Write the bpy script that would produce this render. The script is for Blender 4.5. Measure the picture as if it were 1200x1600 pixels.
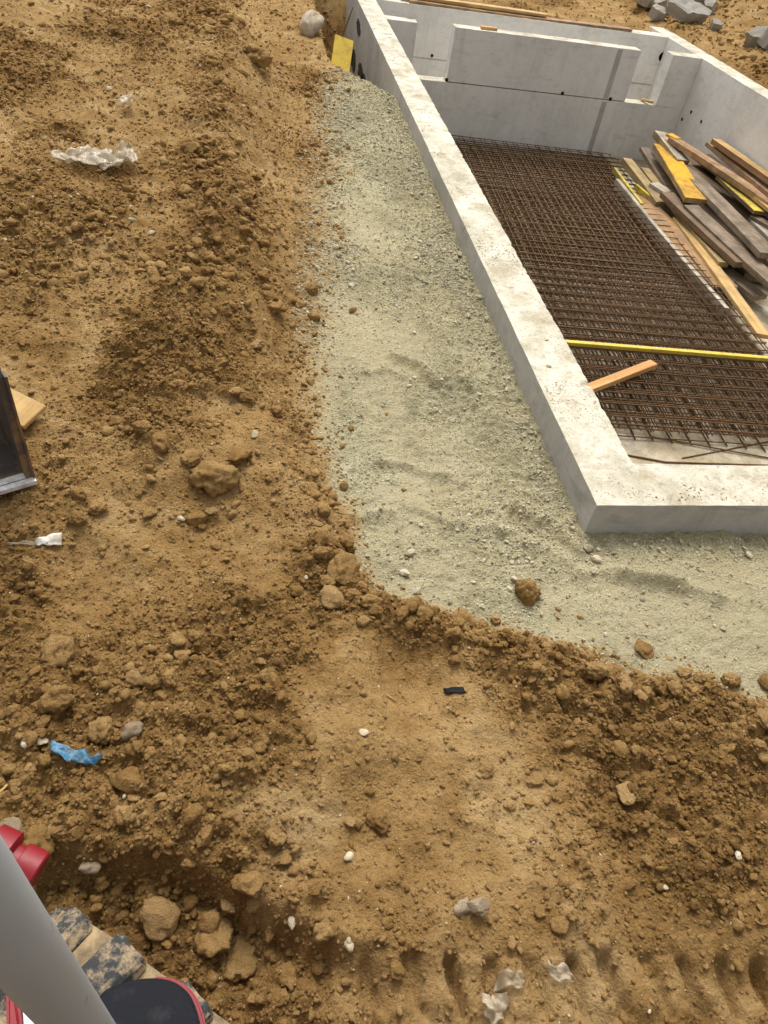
import bpy, bmesh, math, random
import numpy as np
from mathutils import Vector, Matrix, noise as mnoise

for o in list(bpy.data.objects):
    bpy.data.objects.remove(o)
S = bpy.context.scene
C = S.collection
rnd = random.Random(7)
NR = np.random.default_rng(11)

# ------------------------------------------------------------------ camera
CAM = np.array([-1.29137, -1.8215, 1.78596])
YAW, PITCH, ROLL, FPX = 0.252338, 0.770028, 0.1791, 1121.74   # focal length in pixels of the 1200x1600 photo


def cam_basis():
    f = np.array([math.sin(YAW) * math.cos(PITCH), math.cos(YAW) * math.cos(PITCH), -math.sin(PITCH)])
    r = np.cross(f, [0, 0, 1]); r /= np.linalg.norm(r)
    u = np.cross(r, f)
    c, s = math.cos(ROLL), math.sin(ROLL)
    return c * r + s * u, -s * r + c * u, f


CR, CU, CF = cam_basis()
cd = bpy.data.cameras.new('camera')
cam = bpy.data.objects.new('camera', cd)
C.objects.link(cam)
cam.matrix_world = Matrix(((CR[0], CU[0], -CF[0], CAM[0]), (CR[1], CU[1], -CF[1], CAM[1]),
                           (CR[2], CU[2], -CF[2], CAM[2]), (0, 0, 0, 1)))
cd.sensor_fit = 'VERTICAL'
cd.sensor_height = 36
cd.lens = 36 * FPX / 1600
cd.clip_start = 0.02
cd.clip_end = 500
S.camera = cam
S.render.resolution_x, S.render.resolution_y = 768, 1024

# ------------------------------------------------------------------ light
SUN_EL, SUN_AZ = math.radians(57), math.radians(4)      # azimuth measured from +y towards +x
W = bpy.data.worlds.new('World'); S.world = W; W.use_nodes = True
nt = W.node_tree; nt.nodes.clear()
sky = nt.nodes.new('ShaderNodeTexSky'); sky.sky_type = 'NISHITA'; sky.sun_disc = False
sky.sun_elevation = SUN_EL; sky.sun_rotation = SUN_AZ
sky.air_density = 1.0; sky.dust_density = 6.0; sky.ozone_density = 0.6
hsv = nt.nodes.new('ShaderNodeHueSaturation'); hsv.inputs['Saturation'].default_value = 0.015   # thin white overcast
bg = nt.nodes.new('ShaderNodeBackground'); bg.inputs['Strength'].default_value = 0.15
wo = nt.nodes.new('ShaderNodeOutputWorld')
nt.links.new(sky.outputs[0], hsv.inputs['Color']); nt.links.new(hsv.outputs[0], bg.inputs['Color'])
nt.links.new(bg.outputs[0], wo.inputs['Surface'])
sd = bpy.data.lights.new('sun', 'SUN'); sd.energy = 1.3; sd.angle = math.radians(24); sd.color = (1, 0.90, 0.76)
sun = bpy.data.objects.new('sun', sd); C.objects.link(sun)
sdir = Vector((math.sin(SUN_AZ) * math.cos(SUN_EL), math.cos(SUN_AZ) * math.cos(SUN_EL), math.sin(SUN_EL)))
sun.rotation_euler = sdir.to_track_quat('Z', 'Y').to_euler()
vs = S.view_settings
vs.view_transform = 'Standard'; vs.look = 'None'; vs.gamma = 1; vs.exposure = 0.38
try:
    vs.use_curve_mapping = False
except Exception:
    pass


# ------------------------------------------------------------------ materials
def mat(name, rough=0.9, spec=0.3):
    m = bpy.data.materials.new(name); m.use_nodes = True
    b = m.node_tree.nodes['Principled BSDF']
    b.inputs['Roughness'].default_value = rough
    b.inputs['Specular IOR Level'].default_value = spec
    return m, m.node_tree, b


class NB:
    """small node-building helper"""
    def __init__(s, nt): s.nt = nt
    def n(s, t, **k):
        x = s.nt.nodes.new(t)
        for a, v in k.items(): setattr(x, a, v)
        return x
    def l(s, a, b): s.nt.links.new(a, b)
    def pos(s, scale=(1, 1, 1), obj=False, rot=(0, 0, 0)):
        mp = s.n('ShaderNodeMapping'); mp.inputs['Scale'].default_value = scale; mp.inputs['Rotation'].default_value = rot
        if obj:
            tc = s.n('ShaderNodeTexCoord'); s.l(tc.outputs['Object'], mp.inputs[0])
        else:
            g = s.n('ShaderNodeNewGeometry'); s.l(g.outputs['Position'], mp.inputs[0])
        return mp.outputs[0]
    def noise(s, vec, scale, detail=4, rough=0.55, dist=0):
        x = s.n('ShaderNodeTexNoise'); x.inputs['Scale'].default_value = scale; x.inputs['Detail'].default_value = detail
        x.inputs['Roughness'].default_value = rough; x.inputs['Distortion'].default_value = dist
        s.l(vec, x.inputs['Vector']); return x.outputs[0]
    def ramp(s, fac, stops):
        r = s.n('ShaderNodeValToRGB'); e = r.color_ramp.elements
        while len(e) < len(stops): e.new(0.5)
        for i, (p, c) in enumerate(stops):
            e[i].position = p; e[i].color = (c, c, c, 1) if isinstance(c, (int, float)) else (*c, 1)
        s.l(fac, r.inputs[0]); return r.outputs[0]
    def mix(s, fac, a, b, mode='MIX'):
        m = s.n('ShaderNodeMix', data_type='RGBA', blend_type=mode)
        for v, i in ((fac, 0), (a, 6), (b, 7)):
            if isinstance(v, (int, float)): m.inputs[i].default_value = v if i == 0 else (v, v, v, 1)
            elif isinstance(v, tuple): m.inputs[i].default_value = (*v, 1)
            else: s.l(v, m.inputs[i])
        return m.outputs[2]
    def math(s, op, a, b=0.0):
        m = s.n('ShaderNodeMath', operation=op)
        for i, v in enumerate((a, b)):
            if isinstance(v, (int, float)): m.inputs[i].default_value = v
            else: s.l(v, m.inputs[i])
        return m.outputs[0]
    def bump(s, h, strength, dist, normal=None):
        b = s.n('ShaderNodeBump'); b.inputs['Strength'].default_value = strength; b.inputs['Distance'].default_value = dist
        s.l(h, b.inputs['Height'])
        if normal is not None: s.l(normal, b.inputs['Normal'])
        return b.outputs[0]


SOIL_D, SOIL_M, SOIL_L = (0.155, 0.085, 0.028), (0.325, 0.190, 0.066), (0.50, 0.325, 0.138)
GRAV_D, GRAV_M, GRAV_L = (0.29, 0.257, 0.150), (0.45, 0.405, 0.250), (0.60, 0.545, 0.360)


def ground_material():
    m, nt, b = mat('earth_and_gravel', 1.0, 0.1)
    k = NB(nt); P = k.pos()
    at = k.n('ShaderNodeAttribute', attribute_name='gravel'); cr = k.n('ShaderNodeAttribute', attribute_name='crumb')
    # soil: dry pale crust against moist crumbs
    big = k.noise(P, 1.1, 5, 0.6); med = k.noise(P, 9, 6, 0.65); fine = k.noise(P, 70, 6, 0.7); grit = k.noise(P, 300, 3, 0.6)
    f = k.math('ADD', k.math('MULTIPLY', big, 0.5), k.math('MULTIPLY', med, 0.6))
    f = k.math('ADD', f, k.math('MULTIPLY', fine, 0.35))
    f = k.math('SUBTRACT', f, k.math('MULTIPLY', cr.outputs['Fac'], 0.17))
    soil = k.ramp(f, [(0.40, SOIL_D), (0.60, SOIL_M), (0.86, SOIL_L)])
    soil = k.mix(k.ramp(grit, [(0.35, 0.55), (0.62, 0.0)]), soil, (0.55, 0.5, 0.45), 'MULTIPLY')
    soil = k.mix(k.ramp(k.noise(P, 160, 2, 0.5), [(0.70, 0.0), (0.76, 0.5)]), soil, (0.50, 0.38, 0.22))
    pale = k.math('SUBTRACT', k.noise(P, 2.1, 5, 0.6, 0.5), k.math('MULTIPLY', cr.outputs['Fac'], 0.14))
    soil = k.mix(k.ramp(pale, [(0.50, 0.0), (0.62, 0.62)]), soil, k.mix(k.ramp(med, [(0.35, 0.0), (0.65, 1.0)]), (0.40, 0.255, 0.105), (0.56, 0.40, 0.20)))
    # gravel: crushed greenish-grey limestone with fines
    v = k.n('ShaderNodeTexVoronoi'); v.inputs['Scale'].default_value = 95; k.l(P, v.inputs['Vector'])
    v2 = k.n('ShaderNodeTexVoronoi'); v2.inputs['Scale'].default_value = 210; k.l(P, v2.inputs['Vector'])
    gb = k.noise(P, 1.6, 5, 0.6); gm = k.noise(P, 14, 5, 0.65)
    gf = k.math('ADD', k.math('MULTIPLY', gb, 0.55), k.math('MULTIPLY', gm, 0.45))
    grav = k.ramp(gf, [(0.36, GRAV_D), (0.52, GRAV_M), (0.68, GRAV_L)])
    sep = k.n('ShaderNodeSeparateColor'); k.l(v.outputs['Color'], sep.inputs[0])
    grav = k.mix(0.5, grav, k.ramp(sep.outputs[0], [(0.0, 0.7), (0.5, 1.0), (1.0, 1.2)]), 'MULTIPLY')
    sep2 = k.n('ShaderNodeSeparateColor'); k.l(v2.outputs['Color'], sep2.inputs[0])
    grav = k.mix(0.45, grav, k.ramp(sep2.outputs[0], [(0.0, 0.6), (0.5, 1.0), (1.0, 1.25)]), 'MULTIPLY')
    grav = k.mix(k.ramp(k.noise(P, 2.3, 5, 0.65), [(0.46, 0.0), (0.68, 0.5)]), grav, (0.50, 0.40, 0.215))
    grav = k.mix(k.ramp(k.math('ADD', cr.outputs['Fac'], k.math('MULTIPLY', k.math('SUBTRACT', gm, 0.5), 0.8)), [(0.15, 0.45), (0.6, 0.0)]), grav, (0.53, 0.455, 0.29))
    # ragged border between both
    e = k.math('ADD', at.outputs['Fac'], k.math('MULTIPLY', k.math('SUBTRACT', k.noise(P, 30, 5, 0.75), 0.5), 0.9))
    col = k.mix(k.ramp(e, [(0.38, 0.0), (0.66, 1.0)]), soil, grav)
    col = k.mix(k.ramp(e, [(0.05, 0.0), (0.35, 0.55), (0.62, 0.45), (0.95, 0.0)]), col, (0.46, 0.335, 0.165))
    k.l(col, b.inputs['Base Color'])
    h = k.math('ADD', k.math('MULTIPLY', k.noise(P, 60, 6, 0.72), 1.0), k.math('MULTIPLY', k.noise(P, 230, 4, 0.7), 0.45))
    h = k.math('SUBTRACT', h, k.math('MULTIPLY', v.outputs['Distance'], 0.35))
    k.l(k.bump(h, 1.0, 0.015), b.inputs['Normal'])
    return m


def lump_material(name, stops, noise_amt=0.35, bump=0.6, sc=1.0, coarse=45):
    """clods and stones: a colour for each lump, mottled"""
    m, nt, b = mat(name, 1.0, 0.12)
    k = NB(nt); P = k.pos(); oi = k.n('ShaderNodeObjectInfo')
    f = k.math('ADD', k.math('MULTIPLY', oi.outputs['Random'], 1 - noise_amt), k.math('MULTIPLY', k.noise(P, coarse * sc, 6, 0.7), noise_amt * 1.1))
    col = k.ramp(f, stops)
    col = k.mix(k.ramp(k.noise(P, 260 * sc, 3, 0.6), [(0.36, 0.5), (0.6, 0.0)]), col, (0.55, 0.5, 0.45), 'MULTIPLY')
    k.l(col, b.inputs['Base Color'])
    h = k.math('ADD', k.noise(P, 90 * sc, 6, 0.72), k.math('MULTIPLY', k.noise(P, 280 * sc, 4, 0.7), 0.4))
    k.l(k.bump(h, bump, 0.012 / sc), b.inputs['Normal'])
    return m


def crumb_material(name, instanced, shift=0.0):
    m, nt, b = mat(name, 1.0, 0.1)
    k = NB(nt); P = k.pos(); oi = k.n('ShaderNodeObjectInfo')
    f = k.math('ADD', k.math('MULTIPLY', k.noise(P, 1.1, 5, 0.6), 0.5), k.math('MULTIPLY', k.noise(P, 9, 6, 0.65), 0.45))
    f = k.math('ADD', f, k.math('MULTIPLY', k.noise(P, 60, 6, 0.7), 0.5))
    if instanced:
        at = k.n('ShaderNodeAttribute', attribute_name='crumb', attribute_type='INSTANCER')
        f = k.math('SUBTRACT', f, k.math('MULTIPLY', at.outputs['Fac'], 0.15))
    f = k.math('ADD', f, k.math('MULTIPLY', k.math('SUBTRACT', oi.outputs['Random'], 0.5), 0.16))
    f = k.math('ADD', f, shift)
    col = k.ramp(f, [(0.40, SOIL_D), (0.60, SOIL_M), (0.86, SOIL_L)])
    col = k.mix(k.ramp(k.noise(P, 280, 3, 0.6), [(0.35, 0.5), (0.60, 0.0)]), col, (0.55, 0.5, 0.45), 'MULTIPLY')
    k.l(col, b.inputs['Base Color'])
    h = k.math('ADD', k.noise(P, 80, 6, 0.74), k.math('MULTIPLY', k.noise(P, 280, 4, 0.7), 0.45))
    k.l(k.bump(h, 1.0, 0.012), b.inputs['Normal'])
    return m


def concrete_material(name, dark, mid, light, dirt=0.0, sc=1.0, streak=0.0, pits=0.4):
    m, nt, b = mat(name, 0.85, 0.25)
    k = NB(nt); P = k.pos()
    f = k.math('ADD', k.math('MULTIPLY', k.noise(P, 1.7 * sc, 6, 0.62, 0.4), 0.6), k.math('MULTIPLY', k.noise(P, 13 * sc, 6, 0.68), 0.4))
    col = k.ramp(f, [(0.36, dark), (0.50, mid), (0.64, light)])
    if streak:
        st = k.noise(k.pos((3.3, 3.3, 0.45)), 1.0, 6, 0.7, 0.6)
        col = k.mix(k.ramp(st, [(0.54, 0.0), (0.72, streak * 0.7)]), col, (0.50, 0.49, 0.46), 'MULTIPLY')
        # grey smears left by the formwork
        sm = k.noise(k.pos((1.2, 1.2, 5.0), rot=(0.0, 0.5, 0.0)), 2.2, 6, 0.7, 0.8)
        col = k.mix(k.ramp(sm, [(0.56, 0.0), (0.68, streak * 0.9)]), col, (0.55, 0.55, 0.55), 'MULTIPLY')
    if dirt:
        d = k.noise(P, 4.2, 8, 0.72, 0.5)
        col = k.mix(k.ramp(d, [(0.46, 0.0), (0.62, dirt)]), col, (0.33, 0.27, 0.16))
        d2 = k.noise(P, 26, 6, 0.75)
        col = k.mix(k.ramp(d2, [(0.51, 0.0), (0.64, dirt * 0.8)]), col, (0.20, 0.17, 0.12))
    sp = k.noise(P, 120, 3, 0.6)
    col = k.mix(k.ramp(sp, [(0.30, pits), (0.42, 0.0)]), col, (0.35, 0.33, 0.3), 'MULTIPLY')
    k.l(col, b.inputs['Base Color'])
    h = k.math('ADD', k.noise(P, 35, 6, 0.7), k.math('MULTIPLY', k.noise(P, 160, 4, 0.65), 0.4))
    k.l(k.bump(h, 0.35 + dirt * 0.4, 0.006), b.inputs['Normal'])
    return m


def wood_material(name, a, bcol, dirt=(0.10, 0.075, 0.05), amt=0.4, paint=None):
    amt = min(.8, amt * 1.35)
    m, nt, b = mat(name, 0.75, 0.25)
    k = NB(nt); P = k.pos((1.2, 26, 26), obj=True); Q = k.pos(obj=True)
    oi = k.n('ShaderNodeObjectInfo')
    va = k.n('ShaderNodeVectorMath', operation='ADD'); k.l(P, va.inputs[0])
    k.l(k.math('MULTIPLY', oi.outputs['Random'], 60.0), va.inputs[1])
    vb = k.n('ShaderNodeVectorMath', operation='ADD'); k.l(Q, vb.inputs[0])
    k.l(k.math('MULTIPLY', oi.outputs['Random'], 33.0), vb.inputs[1])
    g = k.noise(va.outputs[0], 1.0, 6, 0.65, 0.6)
    col = k.ramp(g, [(0.34, a), (0.62, bcol)])
    if paint:
        col = k.mix(k.ramp(k.noise(vb.outputs[0], 9, 6, 0.7), [(0.38, 0.0), (0.50, 1.0)]), col, paint)
    d = k.noise(vb.outputs[0], 5, 7, 0.72)
    col = k.mix(k.ramp(d, [(0.42, 0.0), (0.60, amt)]), col, dirt)
    d2 = k.noise(vb.outputs[0], 7, 7, 0.7)
    col = k.mix(k.ramp(d2, [(0.60, 0.0), (0.72, 0.45)]), col, (0.45, 0.42, 0.36))
    k.l(col, b.inputs['Base Color'])
    k.l(k.bump(g, 0.35, 0.004), b.inputs['Normal'])
    return m


def plain_material(name, base, other=None, sc=25, rough=0.6, spec=0.4, metal=0.0, bump=0.15, th=(0.48, 0.62)):
    m, nt, b = mat(name, rough, spec)
    k = NB(nt); P = k.pos()
    n = k.noise(P, sc, 7, 0.7)
    col = k.ramp(n, [(th[0], base), (th[1], other or tuple(c * 0.7 for c in base))])
    k.l(col, b.inputs['Base Color']); b.inputs['Metallic'].default_value = metal
    k.l(k.bump(k.noise(P, sc * 4, 5, 0.65), bump, 0.004), b.inputs['Normal'])
    return m


def film_material(name, c, alpha=0.5):
    m, nt, b = mat(name, 0.28, 0.5)
    k = NB(nt); P = k.pos()
    n = k.noise(P, 40, 6, 0.7)
    k.l(k.ramp(n, [(0.45, c), (0.68, tuple(x * 0.62 for x in c))]), b.inputs['Base Color'])
    k.l(k.ramp(n, [(0.3, alpha), (0.7, min(1, alpha + 0.3))]), b.inputs['Alpha'])
    return m


M_GROUND = ground_material()
M_CLOD = crumb_material('soil_clod', False, -0.05)
M_CRUMB = crumb_material('soil_crumb', True, 0.045)
M_PALECLOD = lump_material('pale_clod', [(0.2, (0.29, 0.175, 0.068)), (0.8, (0.46, 0.30, 0.135))], 0.7, 0.9)
M_STONE = lump_material('gravel_stone', [(0.1, (0.32, 0.29, 0.19)), (0.5, (0.46, 0.42, 0.29)), (0.9, (0.64, 0.59, 0.45))], 0.3, 0.35)
M_WHITE = lump_material('white_stone', [(0.1, (0.42, 0.34, 0.21)), (0.6, (0.58, 0.50, 0.36)), (1, (0.72, 0.66, 0.54))], 0.5, 0.35)
M_GREY = lump_material('grey_stone', [(0.1, (0.17, 0.125, 0.075)), (0.6, (0.32, 0.25, 0.165)), (1, (0.44, 0.36, 0.26))], 0.6, 0.4)
M_SLAB = lump_material('slab_stone', [(0.1, (0.26, 0.245, 0.21)), (0.6, (0.44, 0.42, 0.37)), (1, (0.58, 0.56, 0.50))], 0.45, 0.4, 0.5, 12)
M_TOP = concrete_material('trowelled_concrete', (0.44, 0.395, 0.30), (0.64, 0.60, 0.49), (0.80, 0.765, 0.66), dirt=0.7)
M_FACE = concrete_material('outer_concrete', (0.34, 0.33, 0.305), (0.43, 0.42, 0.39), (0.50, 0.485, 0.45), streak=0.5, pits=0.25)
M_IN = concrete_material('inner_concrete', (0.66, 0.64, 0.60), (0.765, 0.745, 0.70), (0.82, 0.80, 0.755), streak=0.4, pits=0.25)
M_SLABF = concrete_material('floor_concrete', (0.34, 0.27, 0.18), (0.47, 0.40, 0.29), (0.62, 0.56, 0.45), dirt=0.8)
M_RUST = plain_material('rusty_steel', (0.18, 0.105, 0.052), (0.105, 0.066, 0.038), 30, 0.9, 0.2, 0.0, 0.3)
M_BITUMEN = plain_material('bitumen', (0.018, 0.018, 0.02), (0.05, 0.05, 0.05), 20, 0.7, 0.3)
M_BLACK = plain_material('hole_shade_black', (0.02, 0.02, 0.02), (0.035, 0.033, 0.03), 20, 0.9, 0.1)  # near-black that puts the darkness inside holes into the colour
W_TAN = wood_material('new_wood', (0.46, 0.28, 0.10), (0.64, 0.43, 0.18), amt=0.25)
W_ORANGE = wood_material('orange_wood', (0.52, 0.27, 0.09), (0.66, 0.38, 0.15), amt=0.12)
W_PINK = wood_material('reddish_wood', (0.30, 0.17, 0.085), (0.49, 0.31, 0.165), amt=0.45)
W_BROWN = wood_material('brown_plywood', (0.27, 0.145, 0.06), (0.42, 0.25, 0.115), amt=0.35)
W_GREY = wood_material('weathered_wood', (0.17, 0.125, 0.082), (0.33, 0.255, 0.18), amt=0.5)
W_DARK = wood_material('dark_wood', (0.125, 0.08, 0.045), (0.24, 0.16, 0.095), amt=0.4)
W_OLIVE = wood_material('stained_wood', (0.30, 0.21, 0.09), (0.46, 0.34, 0.16), amt=0.35)
W_PALE = wood_material('cement_stained_wood', (0.34, 0.285, 0.20), (0.56, 0.50, 0.40), amt=0.4)
W_YELLOW = wood_material('yellow_panel', (0.58, 0.30, 0.03), (0.66, 0.38, 0.05), amt=0.4, paint=(0.72, 0.38, 0.015))
W_LEMON = wood_material('lemon_edge', (0.46, 0.34, 0.10), (0.58, 0.45, 0.15), amt=0.45, paint=(0.66, 0.52, 0.06))
M_GOLD = plain_material('gold_panel', (0.58, 0.40, 0.02), (0.44, 0.29, 0.03), 9, 0.6, 0.3)
M_LEVEL = plain_material('yellow_paint', (0.64, 0.49, 0.05), (0.48, 0.36, 0.08), 18, 0.5, 0.4)
M_STEEL = plain_material('bucket_steel', (0.10, 0.085, 0.075), (0.26, 0.17, 0.09), 9, 0.6, 0.5, 0.25, 0.3)
M_SHINY = plain_material('worn_edge', (0.72, 0.72, 0.72), (0.45, 0.44, 0.42), 22, 0.45, 0.5, 0.3, 0.2)
M_RED = plain_material('red_paint', (0.23, 0.008, 0.016), (0.16, 0.03, 0.025), 20, 0.42, 0.5, 0, 0.1, (0.55, 0.75))
M_GRYP = plain_material('grey_paint', (0.30, 0.325, 0.345), (0.10, 0.10, 0.10), 24, 0.42, 0.5, 0, 0.05, (0.64, 0.72))
M_RUBBER = plain_material('muddy_rubber', (0.045, 0.047, 0.05), (0.33, 0.25, 0.155), 30, 0.9, 0.2, 0, 0.8, (0.47, 0.60))
M_MUD = plain_material('caked_mud', (0.38, 0.28, 0.155), (0.14, 0.105, 0.07), 22, 1, 0.1, 0, 1.0, (0.40, 0.66))
M_BPAD = plain_material('black_plastic', (0.007, 0.008, 0.012), (0.03, 0.03, 0.034), 35, 0.7, 0.2, 0, 0.2, (0.55, 0.8))
M_STICK = plain_material('white_sticker', (0.75, 0.77, 0.78), None, 20, 0.4, 0.4)
M_BLUE = plain_material('blue_plastic', (0.045, 0.17, 0.30), (0.24, 0.36, 0.42), 40, 0.4, 0.5, 0, 0.4)
M_FILM = film_material('clear_film', (0.60, 0.51, 0.37), 0.30)
M_FILM2 = film_material('muddy_film', (0.50, 0.41, 0.27), 0.32)
M_PAPER = plain_material('white_paper', (0.76, 0.73, 0.66), (0.62, 0.56, 0.46), 30, 0.8, 0.2)


# ------------------------------------------------------------------ mesh helpers
def mesh_from(name, verts, faces, mats, smooth=False, fmat=None):
    me = bpy.data.meshes.new(name)
    me.from_pydata([tuple(map(float, v)) for v in verts], [], [tuple(map(int, f)) for f in faces])
    for m in (mats if isinstance(mats, (list, tuple)) else [mats]): me.materials.append(m)
    if fmat is not None: me.polygons.foreach_set('material_index', np.asarray(fmat, np.int32))
    if smooth: me.polygons.foreach_set('use_smooth', np.ones(len(me.polygons), bool))
    me.update(); return me


def link(name, me, parent=None, loc=None, world=True):
    o = bpy.data.objects.new(name, me); C.objects.link(o)
    if parent is not None:
        o.parent = parent
        if world:                          # mesh is in world coordinates, parent is an unrotated empty
            q = parent; off = Vector((0, 0, 0))
            while q: off -= q.location; q = q.parent
            o.location = off
    if loc is not None: o.location = loc
    return o


def tag(o, label, cat, group=None):
    o['label'] = label; o['category'] = cat
    if group: o['group'] = group
    return o


def thing(name, label, cat, loc, group=None):
    e = bpy.data.objects.new(name, None); C.objects.link(e); e.location = loc; e.empty_display_size = 0.1
    return tag(e, label, cat, group)


def structure(o): o['kind'] = 'structure'; return o


def grid_box(lo, hi, step, jitter=0.0, seed=0, topmat=None, chip=0.0):
    """closed box with its faces cut into a grid, faintly uneven like cast concrete"""
    lo = np.array(lo, float); hi = np.array(hi, float)
    n = np.maximum(1, np.round((hi - lo) / step).astype(int))
    idx = {}; V = []; F = []; FM = []
    def vid(i, j, k):
        key = (i, j, k)
        if key not in idx:
            p = lo + (hi - lo) * np.array([i / n[0], j / n[1], k / n[2]])
            if jitter:
                q = Vector(p * 3.1 + seed); nv = mnoise.noise_vector(q) * jitter + mnoise.noise_vector(q * 6) * jitter * 0.5
                p = p + np.array(nv)
            if chip and k == n[2] and (i in (0, n[0]) or j in (0, n[1])):
                c = abs(mnoise.noise(Vector((p[0] * 23, p[1] * 23, seed)))) ** 2 * chip
                p[2] -= c
                if i == 0: p[0] += c * .7
                if i == n[0]: p[0] -= c * .7
                if j == 0: p[1] += c * .7
            idx[key] = len(V); V.append(p)
        return idx[key]
    for k, mi in ((0, 0), (n[2], 1)):
        for i in range(n[0]):
            for j in range(n[1]):
                f = [vid(i, j, k), vid(i + 1, j, k), vid(i + 1, j + 1, k), vid(i, j + 1, k)]
                F.append(f if k else f[::-1]); FM.append(mi)
    for i, s in ((0, 0), (n[0], 1)):
        for j in range(n[1]):
            for k in range(n[2]):
                f = [vid(i, j, k), vid(i, j + 1, k), vid(i, j + 1, k + 1), vid(i, j, k + 1)]
                F.append(f if s else f[::-1]); FM.append(0)
    for j, s in ((0, 0), (n[1], 1)):
        for i in range(n[0]):
            for k in range(n[2]):
                f = [vid(i, j, k), vid(i + 1, j, k), vid(i + 1, j, k + 1), vid(i, j, k + 1)]
                F.append(f[::-1] if s else f); FM.append(0)
    return V, F, FM


def box_bm(size, bevel=0.002, off=(0, 0, 0)):
    bm = bmesh.new(); bmesh.ops.create_cube(bm, size=1)
    for v in bm.verts: v.co = Vector((v.co.x * size[0] + off[0], v.co.y * size[1] + off[1], v.co.z * size[2] + off[2]))
    if bevel: bmesh.ops.bevel(bm, geom=list(bm.edges), offset=bevel, segments=1, affect='EDGES')
    return bm


def bm_mesh(name, bm, m, smooth=False):
    me = bpy.data.meshes.new(name); bm.to_mesh(me); bm.free()
    for x in (m if isinstance(m, (list, tuple)) else [m]): me.materials.append(x)
    if smooth: me.polygons.foreach_set('use_smooth', np.ones(len(me.polygons), bool))
    return me


def tube(pts, r, seg=12, caps=True):
    pts = [Vector(p) for p in pts]; V = []; F = []
    rs = r if isinstance(r, (list, tuple)) else [r] * len(pts)
    up = Vector((0.13, 0.29, 0.95))
    for i, p in enumerate(pts):
        d = (pts[min(i + 1, len(pts) - 1)] - pts[max(i - 1, 0)]).normalized()
        a = d.cross(up)
        if a.length < 1e-3: a = d.cross(Vector((1, 0, 0)))
        a.normalize(); b = d.cross(a)
        for s in range(seg):
            t = 2 * math.pi * s / seg
            V.append(p + (a * math.cos(t) + b * math.sin(t)) * rs[i])
    for i in range(len(pts) - 1):
        for s in range(seg):
            F.append((i * seg + s, i * seg + (s + 1) % seg, (i + 1) * seg + (s + 1) % seg, (i + 1) * seg + s))
    if caps:
        F.append(tuple(range(seg))[::-1]); F.append(tuple(range((len(pts) - 1) * seg, len(pts) * seg)))
    return V, F


# ------------------------------------------------------------------ numpy noise and the terrain
def h2(ix, iy, s):
    n = (ix.astype(np.int64) * 374761393 + iy.astype(np.int64) * 668265263 + s * 1442695041) & 0x7fffffff
    n = ((n ^ (n >> 13)) * 1274126177) & 0x7fffffff
    n = ((n ^ (n >> 16)) * 974634721) & 0x7fffffff
    return ((n ^ (n >> 15)) & 0xffffff) / float(0xffffff)


def vn(x, y, s=0):
    ix = np.floor(x); iy = np.floor(y); fx = x - ix; fy = y - iy
    ix = ix.astype(np.int64); iy = iy.astype(np.int64)
    ux = fx * fx * fx * (fx * (fx * 6 - 15) + 10); uy = fy * fy * fy * (fy * (fy * 6 - 15) + 10)
    a = h2(ix, iy, s); b = h2(ix + 1, iy, s); c = h2(ix, iy + 1, s); d = h2(ix + 1, iy + 1, s)
    return (a + (b - a) * ux) * (1 - uy) + (c + (d - c) * ux) * uy


def fbm(x, y, sc, oct=4, s=0, g=0.55):
    r = 0; a = 1; t = 0
    for o in range(oct):
        r = r + a * (vn(x * sc + 17.3 * o, y * sc - 9.1 * o, s + o) - 0.5); t += a; a *= g; sc *= 2.03
    return r / t * 2


def worley(x, y, sc, s=0):
    """rounded lumps: 1 at a lump's middle, 0 in the gaps"""
    x = x * sc; y = y * sc; ix = np.floor(x).astype(np.int64); iy = np.floor(y).astype(np.int64)
    best = np.zeros_like(x)
    for dx in (-1, 0, 1):
        for dy in (-1, 0, 1):
            jx = ix + dx; jy = iy + dy
            px = jx + h2(jx, jy, s); py = jy + h2(jx, jy, s + 5); r = 0.25 + 0.5 * h2(jx, jy, s + 9)
            d2 = ((x - px) ** 2 + (y - py) ** 2) / r ** 2
            best = np.maximum(best, r * np.sqrt(np.clip(1 - d2, 0, 1)))
    return best


def sst(a, b, x):
    t = np.clip((x - a) / (b - a), 0, 1); return t * t * (3 - 2 * t)


GRAVEL_LINE = [(9, -2.6), (2.0, -1.15), (0.39, -0.77), (0.07, -0.69), (-0.11, -0.62), (-0.26, -0.53), (-0.42, -0.46), (-0.59, -0.39), (-0.72, -0.34),
               (-0.86, -0.27), (-0.92, -0.12), (-0.94, 0.11), (-1.0, 0.41), (-1.0, 0.75), (-0.99, 1.27), (-0.88, 2.02), (-0.82, 2.9),
               (-0.74, 3.84), (-0.64, 4.91), (-0.60, 5.4), (-0.46, 6.0), (-0.1, 6.6), (0.4, 6.8), (9, 6.8)]
TOE_LINE = [(9, -2.6), (2.0, -1.15), (0.39, -0.77), (0.07, -0.69), (-0.26, -0.53), (-0.59, -0.39), (-0.93, -0.19), (-0.95, 0.06), (-1.02, 0.43), (-1.02, 1.08),
            (-0.93, 1.91), (-0.92, 2.77), (-0.95, 3.28), (-1.0, 4.31), (-0.93, 5.55), (-1.02, 6.4), (-1.27, 7.1), (-1.7, 7.9), (-3, 9.2), (-5, 10.2), (-14, 12)]


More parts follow.
